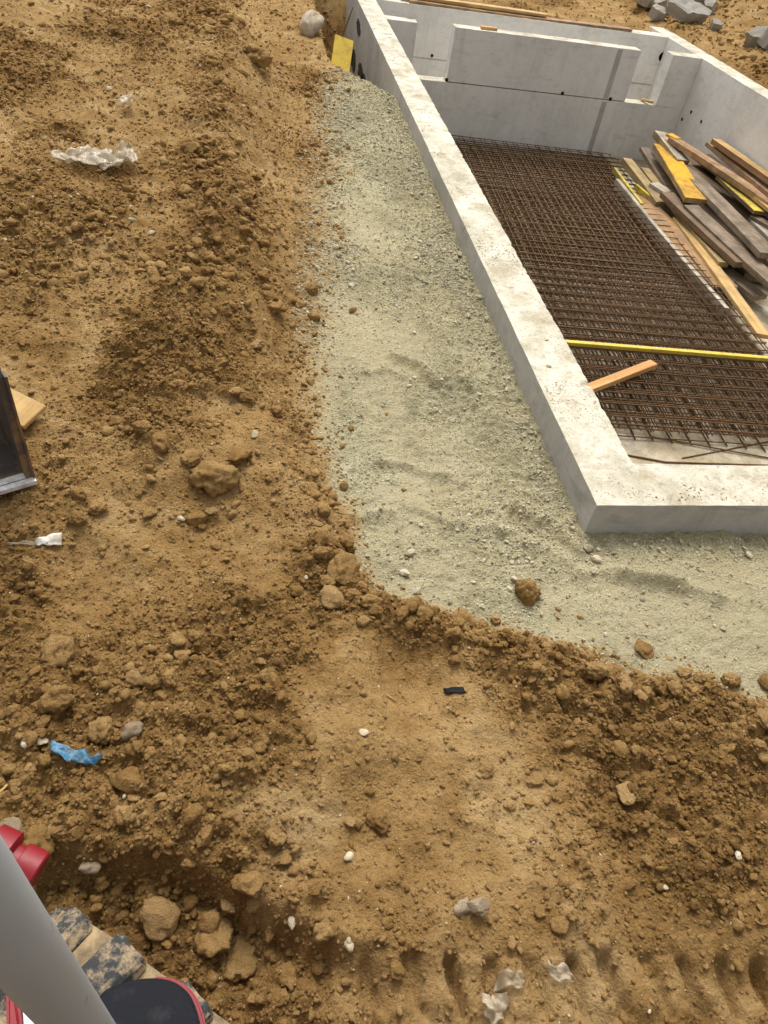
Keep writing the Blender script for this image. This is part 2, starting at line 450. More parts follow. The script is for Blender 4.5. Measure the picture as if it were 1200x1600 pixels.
def sdist(x, y, line):
    """distance to a polyline, positive on its left-hand (soil) side"""
    P = np.stack([x, y], -1); best = np.full(x.shape, 1e9); sg = np.ones(x.shape)
    for a, b in zip(line[:-1], line[1:]):
        a = np.array(a); b = np.array(b); ab = b - a
        t = np.clip(((P - a) @ ab) / (ab @ ab), 0, 1)
        q = P - a - t[..., None] * ab
        d = np.hypot(q[..., 0], q[..., 1])
        cr = ab[0] * (P[..., 1] - a[1]) - ab[1] * (P[..., 0] - a[0])
        m = d < best - 1e-9
        best = np.where(m, d, best); sg = np.where(m, np.sign(cr), sg)
    return best * sg


def gauss(x, y, cx, cy, r, rx=None):
    return np.exp(-(((x - cx) / (rx or r)) ** 2 + ((y - cy) / r) ** 2))


def polyline_ridge(x, y, pts, w):
    P = np.stack([x, y], -1); best = np.full(x.shape, 1e9)
    for a, b in zip(pts[:-1], pts[1:]):
        a = np.array(a); b = np.array(b); ab = b - a
        t = np.clip(((P - a) @ ab) / (ab @ ab), 0, 1); q = P - a - t[..., None] * ab
        best = np.minimum(best, np.hypot(q[..., 0], q[..., 1]))
    return np.exp(-(best / w) ** 2)


PX0, PX1, PY0, PY1 = 0.0, 4.64, 0.0, 9.62        # outer faces of the pool shell
RUT = [(-9, 0.6), (-2.6, -0.93), (-1.9, -1.05), (-1.44, -1.13), (-1.05, -1.35), (-0.02, -1.455), (3, -1.8), (9, -2.6)]


def side(x, y, line):
    return -sdist(x, y, line)


def height(x, y):
    x = np.asarray(x, float); y = np.asarray(y, float)
    wob = fbm(x, y, 1.6, 4, 3)
    dg = side(x, y, GRAVEL_LINE) * -1
    dg = dg + (0.05 + 0.07 * sst(.3, 1.5, y)) * wob + 0.07 * fbm(x, y, 7, 4, 8, 0.65)
    dt = side(x, y, TOE_LINE) * -1 + 0.05 * wob
    north = (y > 7.2) | (x > 4.7)
    soft = 0.07 + 0.17 * sst(0.0, 1.5, y)
    grav = sst(1, -1, dg / soft)
    grav = np.where(north, 0.0, grav)
    z = -0.162 + 0.010 * np.clip(y, 0, 6) + 0.012 * fbm(x, y, 2.2, 3, 21)
    # soil bank west of the gravel, lower towards the front
    hb = 0.04 + 0.07 * sst(-0.5, 0.5, y) + 0.13 * sst(0.6, 2.2, y)
    width = 0.18 + 0.34 * sst(0.0, 2.0, y)
    bank = hb * sst(-0.02, 1, (dt + 0.03 * fbm(x, y, 5, 3, 31)) / width)
    z = z + np.where(dt > 0, bank, 0)
    z = z + 0.05 * np.exp(-((dt - 0.58) / 0.22) ** 2) * sst(0.8, 2.0, y) * sst(8.5, 6.5, y)          # crest of the bank
    z = z + 0.035 * np.exp(-((dt - 0.10) / 0.09) ** 2) * sst(0.6, -0.2, y)                            # little berm in front
    soil = sst(-0.05, 0.15, dt)
    z = z + soil * (0.05 * fbm(x, y, 0.9, 4, 41) + 0.055 * fbm(x, y, 3.0, 5, 51, 0.6))
    # hollow, mounds
    z = z - 0.075 * gauss(x, y, -0.80, -0.63, 0.16, 0.13) + 0.05 * gauss(x, y, -1.02, -0.85, 0.14)
    z = z + 0.07 * gauss(x, y, -1.62, 0.32, 0.16, 0.2) + 0.05 * gauss(x, y, -1.35, -0.98, 0.14, 0.22) + 0.04 * gauss(x, y, -1.9, -0.75, 0.2)
    # lower lane the machine drove along, with the lug prints of its track
    dr = sdist(x, y, RUT)
    drop = 0.035 + 0.075 * sst(-0.9, -1.3, x)
    lane = sst(0.0, -0.075, dr + 0.02 * fbm(x, y, 6, 3, 61))
    lane = np.where(y < 0.5, lane, 0)
    z = z - drop * lane
    ct, st_ = math.cos(-0.105), math.sin(-0.105)
    s = (x * ct + y * st_); t = -(x * st_ - y * ct)
    t0 = dr; prints = np.zeros_like(x)
    for a, b, ph in ((-0.02, -0.135, 0.0), (-0.165, -0.30, 0.5)):
        m = sst(a, a - 0.02, t0) * sst(b - 0.02, b, t0) * sst(-1.25, -0.95, x)
        m = m * (0.55 + 0.6 * vn(x * 5, y * 5, 71))
        lug = sst(0.55, 0.9, 0.5 + 0.5 * np.cos(2 * math.pi * ((s + 0.20 * t0 + 0.02 * fbm(x, y, 9, 3, 75)) / 0.098 + ph)))
        z = np.where(y < 0.5, z - 0.046 * m * lug * (0.45 + 0.9 * vn(x * 11, y * 7, 73)) + 0.015 * m, z)
        prints = np.maximum(prints, np.where(y < 0.5, m, 0))
    # trench left open along the far end of the west wall
    tr = sst(0.0, 0.42, y - (5.45 - 1.6 * x) + 0.10 * fbm(x, y, 5, 3, 81)) * sst(-0.56, -0.34, x + 0.05 * wob) * sst(11.2, 10.2, y)
    tr = np.where(x < 2.0, tr, tr * sst(2.5, 2.0, x))
    z = z - 0.85 * tr
    # ground behind and east of the pool, rising to the heap of rubble
    back = sst(9.5, 10.3, y) * sst(0.0, 1.5, x); z = z * (1 - back) + back * (-0.03 + 0.04 * wob)
    east = sst(4.62, 4.66, x) * sst(2.0, 4.0, y)
    z = z * (1 - east) + east * (0.02 + 0.05 * wob)
    z = z + 0.95 * sst(5.0, 8.5, x + 0.25 * fbm(x, y, 1.3, 3, 91)) * sst(3.5, 6.5, y)
    z = z + 0.35 * sst(10.6, 14, y) * sst(2.5, 6, x) + 0.10 * fbm(x, y, 0.13, 3, 95) * sst(9, 18, np.hypot(x, y))
    far = sst(10, 40, np.hypot(x, y)); z = z + far * 0.8 * fbm(x, y, 0.05, 3, 96)
    # crumbly areas against trodden, smooth ones
    cr = sst(-0.22, 0.30, fbm(x, y, 1.25, 5, 101) + 0.40 * np.exp(-((dt - 0.62) / 0.25) ** 2) * sst(0.3, 1.3, y)
             + 0.45 * np.exp(-((dt - 0.10) / 0.13) ** 2) * sst(1.0, 0, y) + 0.25 * sst(-0.9, -1.4, x) * sst(-0.2, -0.8, y) + 0.35 * sst(-1.05, -1.2, x) * sst(-1.0, -1.15, y))
    face = np.exp(-((dt - 0.14) / 0.24) ** 2) * sst(0.5, 1.6, y)
    cr = np.clip(cr * (1 - grav) * (1 - 0.97 * np.clip(prints * 1.3, 0, 1)) * (1 - 0.75 * face), 0, 1)
    # loose stones along the wall and at the far end, rolled fines elsewhere
    loose = sst(-0.62, -0.25, x + 0.22 * wob) * sst(-0.35, 0.1, y + 0.1 * wob) + 0.8 * sst(-0.16, -0.05, y) * sst(-.2, .1, x) + 0.5 * sst(2.2, 4.5, y) + 0.6 * sst(.05, .35, fbm(x, y, 2.4, 4, 171))
    loose = np.clip(loose, 0, 1) * grav
    cr = np.maximum(cr, loose)
    # crumb relief
    rel = 0.042 * worley(x + .02 * fbm(x, y, 20, 2, 5), y, 13, 111) + 0.026 * worley(x, y, 29, 121) + 0.020 * fbm(x, y, 24, 4, 131, 0.7)
    smooth_rel = 0.014 * fbm(x, y, 13, 5, 141, 0.68) + 0.010 * worley(x, y, 19, 145) * sst(.4, .6, vn(x * 4, y * 4, 147))
    gr_rel = 0.016 * fbm(x, y, 7, 6, 151, 0.72) + 0.010 * worley(x, y, 34, 161) * sst(.35, .6, vn(x * 3, y * 3, 163))
    z = z + (1 - grav) * ((cr - loose) * rel + (0.35 + 0.65 * (1 - cr)) * smooth_rel * (1 + 0.7 * sst(1, 4, y))) + grav * gr_rel + loose * (0.014 * worley(x, y, 30, 173) + 0.009 * fbm(x, y, 30, 4, 175, 0.7))
    # scrape marks in the gravel
    for pts, w, amp in GRAVEL_MARKS:
        z = z + np.where(grav > 0.3, 2.6 * amp * polyline_ridge(x + .02 * wob, y + .03 * fbm(x, y, 6, 2, 7), pts, w), 0)
    return z, grav, cr


GRAVEL_MARKS = []


def unproj(u, v, ax, val):
    d = (u - 600) / FPX * CR - (v - 800) / FPX * CU + CF
    t = (val - CAM[ax]) / d[ax]
    return CAM + t * d


def ray(u, v):
    return (u - 600) / FPX * CR - (v - 800) / FPX * CU + CF


for pl, w, a in (([(610, 560), (655, 575), (680, 600)], 0.03, 0.014), ([(560, 590), (600, 575), (640, 590), (640, 640)], 0.03, 0.008),
                 ([(590, 725), (650, 730), (720, 755)], 0.025, 0.010), ([(800, 795), (850, 812), (895, 860)], 0.03, 0.016),
                 ([(770, 830), (830, 850), (900, 890), (1000, 900), (1060, 915)], 0.035, 0.010), ([(640, 700), (680, 745), (700, 800)], 0.03, -0.008),
                 ([(960, 890), (1040, 905), (1120, 930)], 0.03, 0.010), ([(560, 810), (640, 790), (740, 830)], 0.04, 0.007),
                 ([(560, 300), (585, 330), (620, 360)], 0.06, 0.012), ([(640, 480), (690, 530), (730, 600)], 0.05, 0.010)):
    GRAVEL_MARKS.append(([tuple(unproj(u, v, 2, -0.15)[:2]) for u, v in pl], w, a))


def spaced(segs):
    out = []
    for a, b, s in segs: out.append(np.arange(a, b, s))
    out.append(np.array([segs[-1][1]])); return np.concatenate(out)


gx = spaced([(-70, -20, 8), (-20, -7, 1.0), (-7, -4.2, 0.1), (-4.2, -2.5, 0.022), (-2.5, 0.02, 0.0082), (0.02, 1.2, 0.014), (1.2, 4.64, 0.08),
             (4.64, 7.0, 0.03), (7.0, 12, 0.12), (12, 30, 1.5), (30, 78, 8)])
gy = spaced([(-40, -8, 4), (-8, -2.6, 0.3), (-2.6, -1.75, 0.03), (-1.75, 1.2, 0.0082), (1.2, 3.5, 0.013), (3.5, 7.0, 0.022), (7, 10.5, 0.035),
             (10.5, 15, 0.07), (15, 30, 1.0), (30, 80, 8)])
GX, GY = np.meshgrid(gx, gy)
GZ, GG, GC = height(GX, GY)
nx_, ny_ = len(gx), len(gy)


def build_sheet(name, sel):
    ii, jj = np.nonzero(sel)
    q = np.stack([ii * nx_ + jj, ii * nx_ + jj + 1, (ii + 1) * nx_ + jj + 1, (ii + 1) * nx_ + jj], 1)
    used, inv = np.unique(q, return_inverse=True); inv = inv.reshape(q.shape).astype(np.int32)
    V = np.stack([GX.ravel(), GY.ravel(), GZ.ravel()], 1)[used].astype(np.float32)
    me = bpy.data.meshes.new(name)
    me.vertices.add(len(V)); me.vertices.foreach_set('co', V.ravel())
    me.loops.add(inv.size); me.loops.foreach_set('vertex_index', inv.ravel())
    me.polygons.add(len(inv)); me.polygons.foreach_set('loop_start', np.arange(0, inv.size, 4, dtype=np.int32))
    me.polygons.foreach_set('use_smooth', np.ones(len(inv), bool))
    for an, arr in (('gravel', GG), ('crumb', GC)):
        a = me.attributes.new(an, 'FLOAT', 'POINT'); a.data.foreach_set('value', arr.ravel()[used].astype(np.float32))
    me.materials.append(M_GROUND); me.update(calc_edges=True); me.validate()
    return structure(link(name, me))


cxm = (GX[:-1, :-1] + GX[1:, 1:]) / 2; cym = (GY[:-1, :-1] + GY[1:, 1:]) / 2
inside = (cxm > PX0 + 0.03) & (cxm < PX1 - 0.03) & (cym > PY0 + 0.03) & (cym < PY1 - 0.03)
gm = (GG[:-1, :-1] + GG[1:, 1:] + GG[:-1, 1:] + GG[1:, :-1]) / 4 > 0.5
build_sheet('earth', ~inside & ~gm)
build_sheet('gravel_path', ~inside & gm)


def hits(uv):
    """points of the terrain seen at photo pixels"""
    uv = np.asarray(uv, float)
    D = (uv[:, 0:1] - 600) / FPX * CR - (uv[:, 1:2] - 800) / FPX * CU + CF
    zt = np.linspace(0.9, -1.0, 160)
    T = (zt[None, :] - CAM[2]) / D[:, 2:3]
    X = CAM[0] + T * D[:, 0:1]; Y = CAM[1] + T * D[:, 1:2]
    Z = height(X, Y)[0]
    below = zt[None, :] < Z
    k = np.argmax(below, 1)
    i = np.arange(len(uv)); k0 = np.maximum(k - 1, 0)
    g0 = zt[k0] - Z[i, k0]; g1 = zt[k] - Z[i, k]; w = np.clip(g0 / np.maximum(g0 - g1, 1e-6), 0, 1)
    x = X[i, k0] * (1 - w) + X[i, k] * w; y = Y[i, k0] * (1 - w) + Y[i, k] * w
    return np.stack([x, y, height(x, y)[0]], 1)


def hit(u, v): return hits([(u, v)])[0]


# ------------------------------------------------------------------ the pool shell
B = 8.221; BK = 9.32; XI = 4.39; FLOOR = -1.28
pool = thing('concrete_pool_basin', 'unfinished grey concrete pool basin sunk in the ground', 'pool basin', (2.3, 0.0, FLOOR))


def wallpart(name, lo, hi, step, mats, seed, jit=0.002, chip=0.012, parent=pool):
    V, F, FM = grid_box(lo, hi, step, jit, seed, chip=chip)
    return link(name, mesh_from(name, V, F, mats, False, FM), parent)


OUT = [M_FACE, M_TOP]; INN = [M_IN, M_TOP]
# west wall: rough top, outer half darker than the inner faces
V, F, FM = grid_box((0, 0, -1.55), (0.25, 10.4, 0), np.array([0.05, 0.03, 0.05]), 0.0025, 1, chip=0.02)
sw = link('side_wall', mesh_from('side_wall', V, F, OUT, False, FM), pool)
V, F, FM = grid_box((0.20, 0.003, -1.55), (XI + 0.25, 0.25, -0.0035), np.array([0.04, 0.05, 0.05]), 0.002, 5, chip=0.012)
link('end_wall', mesh_from('end_wall', V, F, OUT, False, FM), pool)
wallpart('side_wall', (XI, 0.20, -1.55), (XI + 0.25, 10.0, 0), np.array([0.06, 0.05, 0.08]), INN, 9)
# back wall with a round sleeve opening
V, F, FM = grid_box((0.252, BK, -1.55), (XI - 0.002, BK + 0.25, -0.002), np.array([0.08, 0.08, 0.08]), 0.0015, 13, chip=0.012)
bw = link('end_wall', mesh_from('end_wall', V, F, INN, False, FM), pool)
HC = unproj(1036, 89, 1, BK)
bmc = bmesh.new(); bmesh.ops.create_cone(bmc, cap_ends=True, segments=24, radius1=0.062, radius2=0.062, depth=0.3,
                                        matrix=Matrix.Translation((HC[0], BK, HC[2])) @ Matrix.Rotation(math.pi / 2, 4, 'X'))
cutter = bpy.data.objects.new('cutter', bm_mesh('cutter', bmc, M_BLACK)); C.objects.link(cutter)
md = bw.modifiers.new('b', 'BOOLEAN'); md.object = cutter; md.operation = 'DIFFERENCE'; md.solver = 'EXACT'
dg_ = bpy.context.evaluated_depsgraph_get(); newme = bpy.data.meshes.new_from_object(bw.evaluated_get(dg_))
bw.modifiers.clear(); bw.data = newme; bpy.data.objects.remove(cutter)
V, F = tube([(HC[0], BK - 0.012, HC[2]), (HC[0], BK + 0.14, HC[2])], 0.060, 24, False)
V2, F2 = tube([(HC[0], BK + 0.14, HC[2]), (HC[0], BK - 0.012, HC[2])], 0.055, 24, False)
F2 = [tuple(i + len(V) for i in f) for f in F2]
rim = [(s, (s + 1) % 24, len(V) + 24 + (s + 1) % 24, len(V) + 24 + s) for s in range(24)]
link('pipe_sleeve', mesh_from('pipe_sleeve', V + V2, F + F2 + rim, M_BLACK, True), bw)
# floor slab
wallpart('floor_slab', (0.252, 0.252, -1.55), (XI - 0.002, BK - 0.002, FLOOR), np.array([0.2, 0.2, 0.27]), [M_SLABF, M_SLABF], 17, 0.002, 0)
# cross wall in front of the cover pit: low part with ledges, raised middle, piers
LZ = -0.59
cw = wallpart('partition_wall', (0.253, B, FLOOR), (3.30, B + 0.20, LZ), np.array([0.06, 0.07, 0.06]), INN, 21, 0.0012, 0.008)
wallpart('partition_wall', (3.302, B + 0.010, FLOOR), (XI - 0.003, B + 0.20, LZ - 0.001), np.array([0.06, 0.07, 0.06]), INN, 25, 0.0012, 0.008)
wallpart('raised_panel', (1.10, B + 0.004, LZ + 0.010), (3.30, B + 0.197, 0.0), np.array([0.06, 0.07, 0.06]), INN, 29, 0.0012, 0.008)
wallpart('raised_panel', (3.302, B + 0.014, LZ + 0.009), (3.54, B + 0.195, -0.002), np.array([0.06, 0.07, 0.06]), INN, 33, 0.0012, 0.008)
wallpart('pier', (0.253, B + 0.002, LZ + 0.002), (0.52, B + 0.20, -0.004), np.array([0.06, 0.07, 0.06]), INN, 37, 0.0012, 0.008)
wallpart('pier', (0.522, B + 0.016, LZ + 0.002), (0.635, B + 0.19, -0.007), np.array([0.06, 0.07, 0.06]), INN, 41, 0.0012, 0.008)
wallpart('pier', (3.985, B + 0.002, LZ + 0.002), (XI - 0.003, B + 0.22, -0.003), np.array([0.06, 0.07, 0.06]), INN, 45, 0.0012, 0.008)
for z0, z1, dy in ((FLOOR, LZ - .02, -.004), (LZ + .02, -.012, 0.0)):
    wallpart('joint_strip', (3.225, B + dy, z0), (3.292, B + dy + .02, z1), np.array([.07, .02, .06]), [M_FACE, M_FACE], 47, .0012, 0)
# joint fillet under the raised panel: dark recess strip is the 10 mm gap; back wall joint
wallpart('joint_lip', (0.26, BK - 0.006, -0.60), (XI - 0.01, BK - 0.001, -0.585), np.array([0.1, 0.01, 0.02]), [M_FACE, M_FACE], 49, 0.001, 0)


def painted_tie_hole(x, y, z, nrm, parent):  # solid plug, its near-black colour painting the shade of an open tie hole
    bm = bmesh.new()
    rot = Vector(nrm).to_track_quat('Z', 'Y').to_matrix().to_4x4()
    bmesh.ops.create_cone(bm, cap_ends=True, segments=14, radius1=0.022, radius2=0.018, depth=0.012, matrix=Matrix.Translation((x, y, z)) @ rot)
    link('painted_tie_hole', bm_mesh('painted_tie_hole', bm, M_BLACK), parent)


for u, v in ((698, 125), (879, 146), (954, 155)):
    q = unproj(u, v, 1, B); painted_tie_hole(q[0], B - 0.001, q[2], (0, -1, 0), cw)
for u, v in ((675, 87),):
    q = unproj(u, v, 1, BK); painted_tie_hole(q[0], BK - 0.002, q[2], (0, -1, 0), bw)
for u, v in ((1036, 163), (1080, 175), (1096, 190)):
    q = unproj(u, v, 0, XI); painted_tie_hole(XI - 0.001, min(q[1], 8.15), q[2], (-1, 0, 0), pool)

# black bitumen dabs on the outside of the west wall (from photo pixels on its face)
for (u0, v0, u1, v1, w) in ((561, 30, 560, 55, .05), (549, 68, 549, 100, .055), (554, 78, 552, 112, .05), (565, 100, 562, 133, .06),
                            (570, 116, 567, 156, .055), (585, 137, 582, 160, .06), (549, 125, 551, 152, .05)):
    a = unproj(u0, v0, 0, 0); b = unproj(u1, v1, 0, 0)
    n = 9; V = []; F = []
    for i in range(n):
        t = i / (n - 1); c = a * (1 - t) + b * t; hw = 4.0 * w * (0.25 + 0.9 * math.sin(math.pi * min(0.93, 0.12 + t * 0.8))) * rnd.uniform(.75, 1.2)
        if i == 0: hw *= 0.3
        for xx in (-0.006, 0.004):
            V.append((xx, c[1] - hw + rnd.uniform(-.01, .01), c[2])); V.append((xx, c[1] + hw + rnd.uniform(-.01, .01), c[2]))
    for i in range(n - 1):
        o = i * 4; p = o + 4
        F += [(o, o + 1, p + 1, p), (o + 2, p + 2, p + 3, o + 3), (o, p, p + 2, o + 2), (o + 1, o + 3, p + 3, p + 1)]
    F += [(0, 2, 3, 1), (4 * n - 4, 4 * n - 3, 4 * n - 1, 4 * n - 2)]
    link('bitumen_dab', mesh_from('bitumen_dab', V, F, M_BITUMEN), sw)

# ------------------------------------------------------------------ steel mats on the pool floor
bar_cross_V, bar_cross_F = tube([(0, 0, 0), (2.4, 0, 0)], 0.0048, 6)
bar_long_V, bar_long_F = tube([(0, 0, 0), (0, 5.9, 0)], 0.0048, 6)
ME_CROSS = mesh_from('cross_bar', bar_cross_V, bar_cross_F, M_RUST, True)
ME_LONG = mesh_from('long_bar', bar_long_V, bar_long_F, M_RUST, True)
place = ('topmost', 'second from the top', 'third from the top', 'fourth from the top', 'middle', 'fourth from the bottom', 'third from the bottom', 'second from the bottom', 'lowest')
NM = 9
for k in range(NM):
    z = FLOOR + 0.010 + (NM - 1 - k) * 0.0195
    ang = -0.062 + (0, 0.006, -0.008, 0.012, -0.004, .009, -.01, .004, -.006)[k]
    mx = 0.62 + (0.0, -0.05, 0.07, 0.03, -0.09, .05, -.02, .09, -.06)[k]; my = 2.06 + (0.0, 0.05, -0.04, 0.10, 0.02, -.02, .07, .12, -.03)[k]
    t = thing('rebar_mat', 'rusty welded steel mesh mat, %s of the stack on the pool floor' % place[k], 'rebar mat', (mx, my, z), 'rusty mesh mats stacked in the pool')
    t.rotation_euler = (0, 0, ang)
    for i in range(17):
        o = link('long_bar', ME_LONG, t, (0.03 + i * 0.146 + rnd.uniform(-.004, .004), rnd.uniform(-.03, .03), 0.0), world=False)
        o.rotation_euler = (0, 0, rnd.uniform(-.001, .001))
    for i in range(40):
        o = link('cross_bar', ME_CROSS, t, (rnd.uniform(-.02, .02), 0.03 + i * 0.15 + rnd.uniform(-.006, .006), 0.0095), world=False)
        o.rotation_euler = (0, 0, rnd.uniform(-.003, .003))


def loose_bar(name, label, pts, r, m, cat, seg=8):
    pts = [Vector(p) for p in pts]; c = sum(pts, Vector()) / len(pts)
    V, F = tube([p - c for p in pts], r, seg)
    return tag(link(name, mesh_from(name, V, F, m, True), None, c), label, cat)


def fl(u, v, z=FLOOR + 0.008): return unproj(u, v, 2, z)


loose_bar('steel_bar', 'loose rusty bar crossing another on the bare pool floor', [fl(1018, 682), fl(1100, 697, FLOOR + .016), fl(1215, 718)], 0.006, M_RUST, 'rebar')
loose_bar('steel_bar', 'loose thin bar lying askew under the crossing bar on the pool floor', [fl(1066, 716, FLOOR + .006), fl(1215, 687, FLOOR + .006)], 0.005, M_RUST, 'rebar')
loose_bar('steel_bar', 'rusty bar lying tight against the foot of the front pool wall', [fl(975, 710), fl(1040, 722), fl(1230, 728)], 0.007, M_RUST, 'rebar')


# ------------------------------------------------------------------ boards
def board(name, label, a, b, w, th, m, cat='board', group=None, roll=0.0, taper=None, bev=0.003, endmat=None):
    """board from a to b (centre line of its top face, world points); object x axis along the board"""
    a = Vector(a); b = Vector(b); d = (b - a); L = d.length; d.normalize()
    side_ = Vector((0, 0, 1)).cross(d).normalized(); up = d.cross(side_).normalized()
    R_ = Matrix((d, side_, up)).transposed() @ Matrix.Rotation(roll, 3, 'X')
    bm = bmesh.new(); bmesh.ops.create_cube(bm, size=1)
    bmesh.ops.subdivide_edges(bm, edges=[e for e in bm.edges if abs(e.verts[0].co.x - e.verts[1].co.x) > .5], cuts=8)
    sd_ = rnd.uniform(0, 100); bend = rnd.uniform(-.012, .012)
    for v in bm.verts:
        t = v.co.x
        y = v.co.y * w; x = t * L
        if taper and t * taper > 0.45: y *= 0.55
        zz = v.co.z * th + bend * (1 - 4 * t * t) * min(1.0, L / 2.0) + 0.0015 * mnoise.noise(Vector((x * 6, y * 20, sd_)))
        v.co = Vector((x + (0.006 * mnoise.noise(Vector((y * 30, v.co.z * 9, sd_))) if abs(t) > .49 else 0), y + 0.002 * mnoise.noise(Vector((x * 5, 3, sd_))), zz))
    bmesh.ops.bevel(bm, geom=[e for e in bm.edges if e.calc_face_angle(0) > 1.0], offset=bev, segments=1, affect='EDGES')
    me = bm_mesh(name, bm, [m, endmat or m])
    if endmat:
        for p in me.polygons:
            if abs(p.normal.x) > .8 or abs(p.normal.y) > .8: p.material_index = 1
    o = link(name, me)
    o.matrix_world = Matrix.Translation((a + b) / 2 - up * th / 2) @ R_.to_4x4()
    tag(o, label, cat, group); return o


def zp(u, v, z): return unproj(u, v, 2, z)


PILE = 'boards heaped along the east pool wall'
# pile of formwork timber: photo pixels of each top-face centre line, height at either end, width, thickness
TIMBER = [
    ((992, 300, -1.10), (1134, 448, -1.13), .28, .03, W_BROWN, 'wide brown plywood sheet at the west edge of the timber heap', W_PALE),
    ((965, 279, -1.06), (1137, 482, -1.12), .05, .14, W_PALE, 'long board on edge along the west side of the timber heap', W_PALE),
    ((961, 261, -1.00), (1004, 318, -1.09), .035, .06, W_LEMON, 'thin lemon-yellow strip sticking out over the mesh mats', None),
    ((994, 287, -1.02), (1031, 318, -1.07), .03, .06, W_LEMON, 'short lemon-yellow strip lying across the brown plywood sheet', None),
    ((980, 247, -.96), (1033, 316, -1.05), .13, .07, W_OLIVE, 'stubby olive-stained board with whitened upper end', W_OLIVE),
    ((1008, 262, -1.02), (1132, 410, -1.06), .12, .05, W_OLIVE, 'long olive-brown plank running between the plywood and dark plank', None),
    ((1022, 285, -.98), (1045, 300, -1.00), .17, .04, W_PALE, 'short whitish board end poking out of the heap', None),
    ((1008, 230, -.94), (1058, 305, -1.02), .14, .05, W_GREY, 'grey weathered board standing at the far end of the heap', None),
    ((1043, 300, -.95), (1162, 410, -.99), .17, .06, W_DARK, 'dark brown plank sawn square, under the grey planks', None),
    ((1060, 340, -1.08), (1194, 523, -1.12), .13, .04, W_TAN, 'clean pale new plank reaching furthest toward the yellow batten', None),
    ((1080, 320, -.93), (1222, 448, -.97), .18, .06, W_GREY, 'long grey-brown plank below the broad grey plank', None),
    ((1032, 205, -.72), (1068, 250, -.80), .17, .08, W_PALE, 'short whitened board propped against the cross wall', W_OLIVE),
    ((1037, 226, -.80), (1088, 310, -.87), .25, .06, W_YELLOW, 'orange-yellow formwork panel piece with laminated end', W_OLIVE),
    ((1064, 256, -.84), (1204, 396, -.87), .22, .06, W_GREY, 'broad grey weathered plank lying across the heap', None),
    ((1052, 214, -.69), (1222, 325, -.72), .14, .065, W_PINK, 'long reddish-brown plank crossing the top of the heap', W_PINK),
    ((1046, 208, -.675), (1060, 216, -.68), .11, .03, W_YELLOW, 'small yellow board tip at the end of the reddish plank', None),
    ((1110, 222, -.64), (1222, 313, -.67), .11, .05, W_PINK, 'thin brownish plank beside the tan plank by the east wall', None),
    ((1120, 217, -.56), (1226, 290, -.57), .13, .06, W_TAN, 'tan plank with dark pointed end against the east wall', W_BROWN),
    ((1128, 275, -.78), (1188, 330, -.80), .15, .04, W_LEMON, 'yellow panel offcut under the reddish plank', W_DARK),
    ((1145, 275, -.74), (1228, 342, -.75), .12, .04, W_TAN, 'light tan board lying half over the yellow offcut', None),
    ((1115, 432, -1.19), (1138, 472, -1.19), .13, .05, W_GREY, 'grey board end below the brown plywood sheet', None),
    ((1130, 418, -1.15), (1190, 462, -1.16), .18, .05, W_GREY, 'grey-brown stub under the clean pale plank', None),
    ((1178, 342, -.90), (1220, 382, -.90), .13, .05, W_PALE, 'white-smeared board edge under the broad grey plank', None),
    ((1178, 336, -.86), (1222, 360, -.86), .12, .07, W_GREY, 'grey squared stub below the yellow offcut', None),
    ((1130, 300, -1.06), (1235, 425, -1.06), .34, .08, W_DARK, 'dark wide board buried deep in the timber heap', None),
    ((1060, 272, -1.13), (1190, 430, -1.15), .36, .08, W_DARK, 'dark board at the bottom of the timber heap', None),  # filler board beneath the heap, in the plain dark wood
    ((1075, 245, -.92), (1230, 372, -.94), .34, .08, W_DARK, 'dark board under the broad grey plank', None),
    ((1100, 240, -.80), (1228, 330, -.82), .30, .07, W_DARK, 'dark board under the reddish plank beside the wall', None),
]
for p0, p1, w, th, m, lab, em in TIMBER:
    board('timber_board', lab, zp(*p0), zp(*p1), w, th, m, 'board', PILE, rnd.uniform(-.06, .06), endmat=em)

zt = FLOOR + 0.010 + 8 * 0.0195 + 0.0095 + 0.006
board('yellow_batten', 'long yellow batten laid straight across the rusty mesh mats', zp(868, 531.5, zt + .03), zp(1228, 560.5, zt + .03), .042, .03, M_LEVEL, 'batten', bev=.002)
board('wood_offcut', 'short orange wood offcut lying on the mesh near the west wall', zp(900, 612, zt + .045), zp(1022, 565, zt + .045), .075, .045, W_ORANGE, 'offcut')

# boards on the far walls
board('coping_plank', 'long weathered grey-brown plank lying along the top of the back wall', (0.7, 9.42, .030), (3.85, 9.42, .030), .14, .028, W_PINK, 'plank')
board('coping_plank', 'pale clean plank stacked on the weathered plank at the back wall', (0.6, 9.50, .062), (2.62, 9.47, .062), .13, .030, W_TAN, 'plank')
q = zp(759, 37, 0.03); board('wood_block', 'small wood block on top of the raised partition panel', (q[0] - .1, B + .09, .032), (q[0] + .11, B + .10, .032), .06, .03, W_ORANGE, 'block')
q = unproj(1020, 163, 1, B + .05); board('wood_wedge', 'small wooden wedge stuck on the low ledge by the east pier', (3.84, B + .16, LZ + .03), (3.9, B - .04, LZ + .06), .04, .03, W_TAN, 'wedge')

# ------------------------------------------------------------------ clods and stones
ICO = {}


def ico(n):
    if n not in ICO:
        bm = bmesh.new(); bmesh.ops.create_icosphere(bm, subdivisions=n, radius=0.5)
        ICO[n] = ([v.co.copy() for v in bm.verts], [tuple(v.index for v in f.verts) for f in bm.faces]); bm.free()
    return ICO[n]


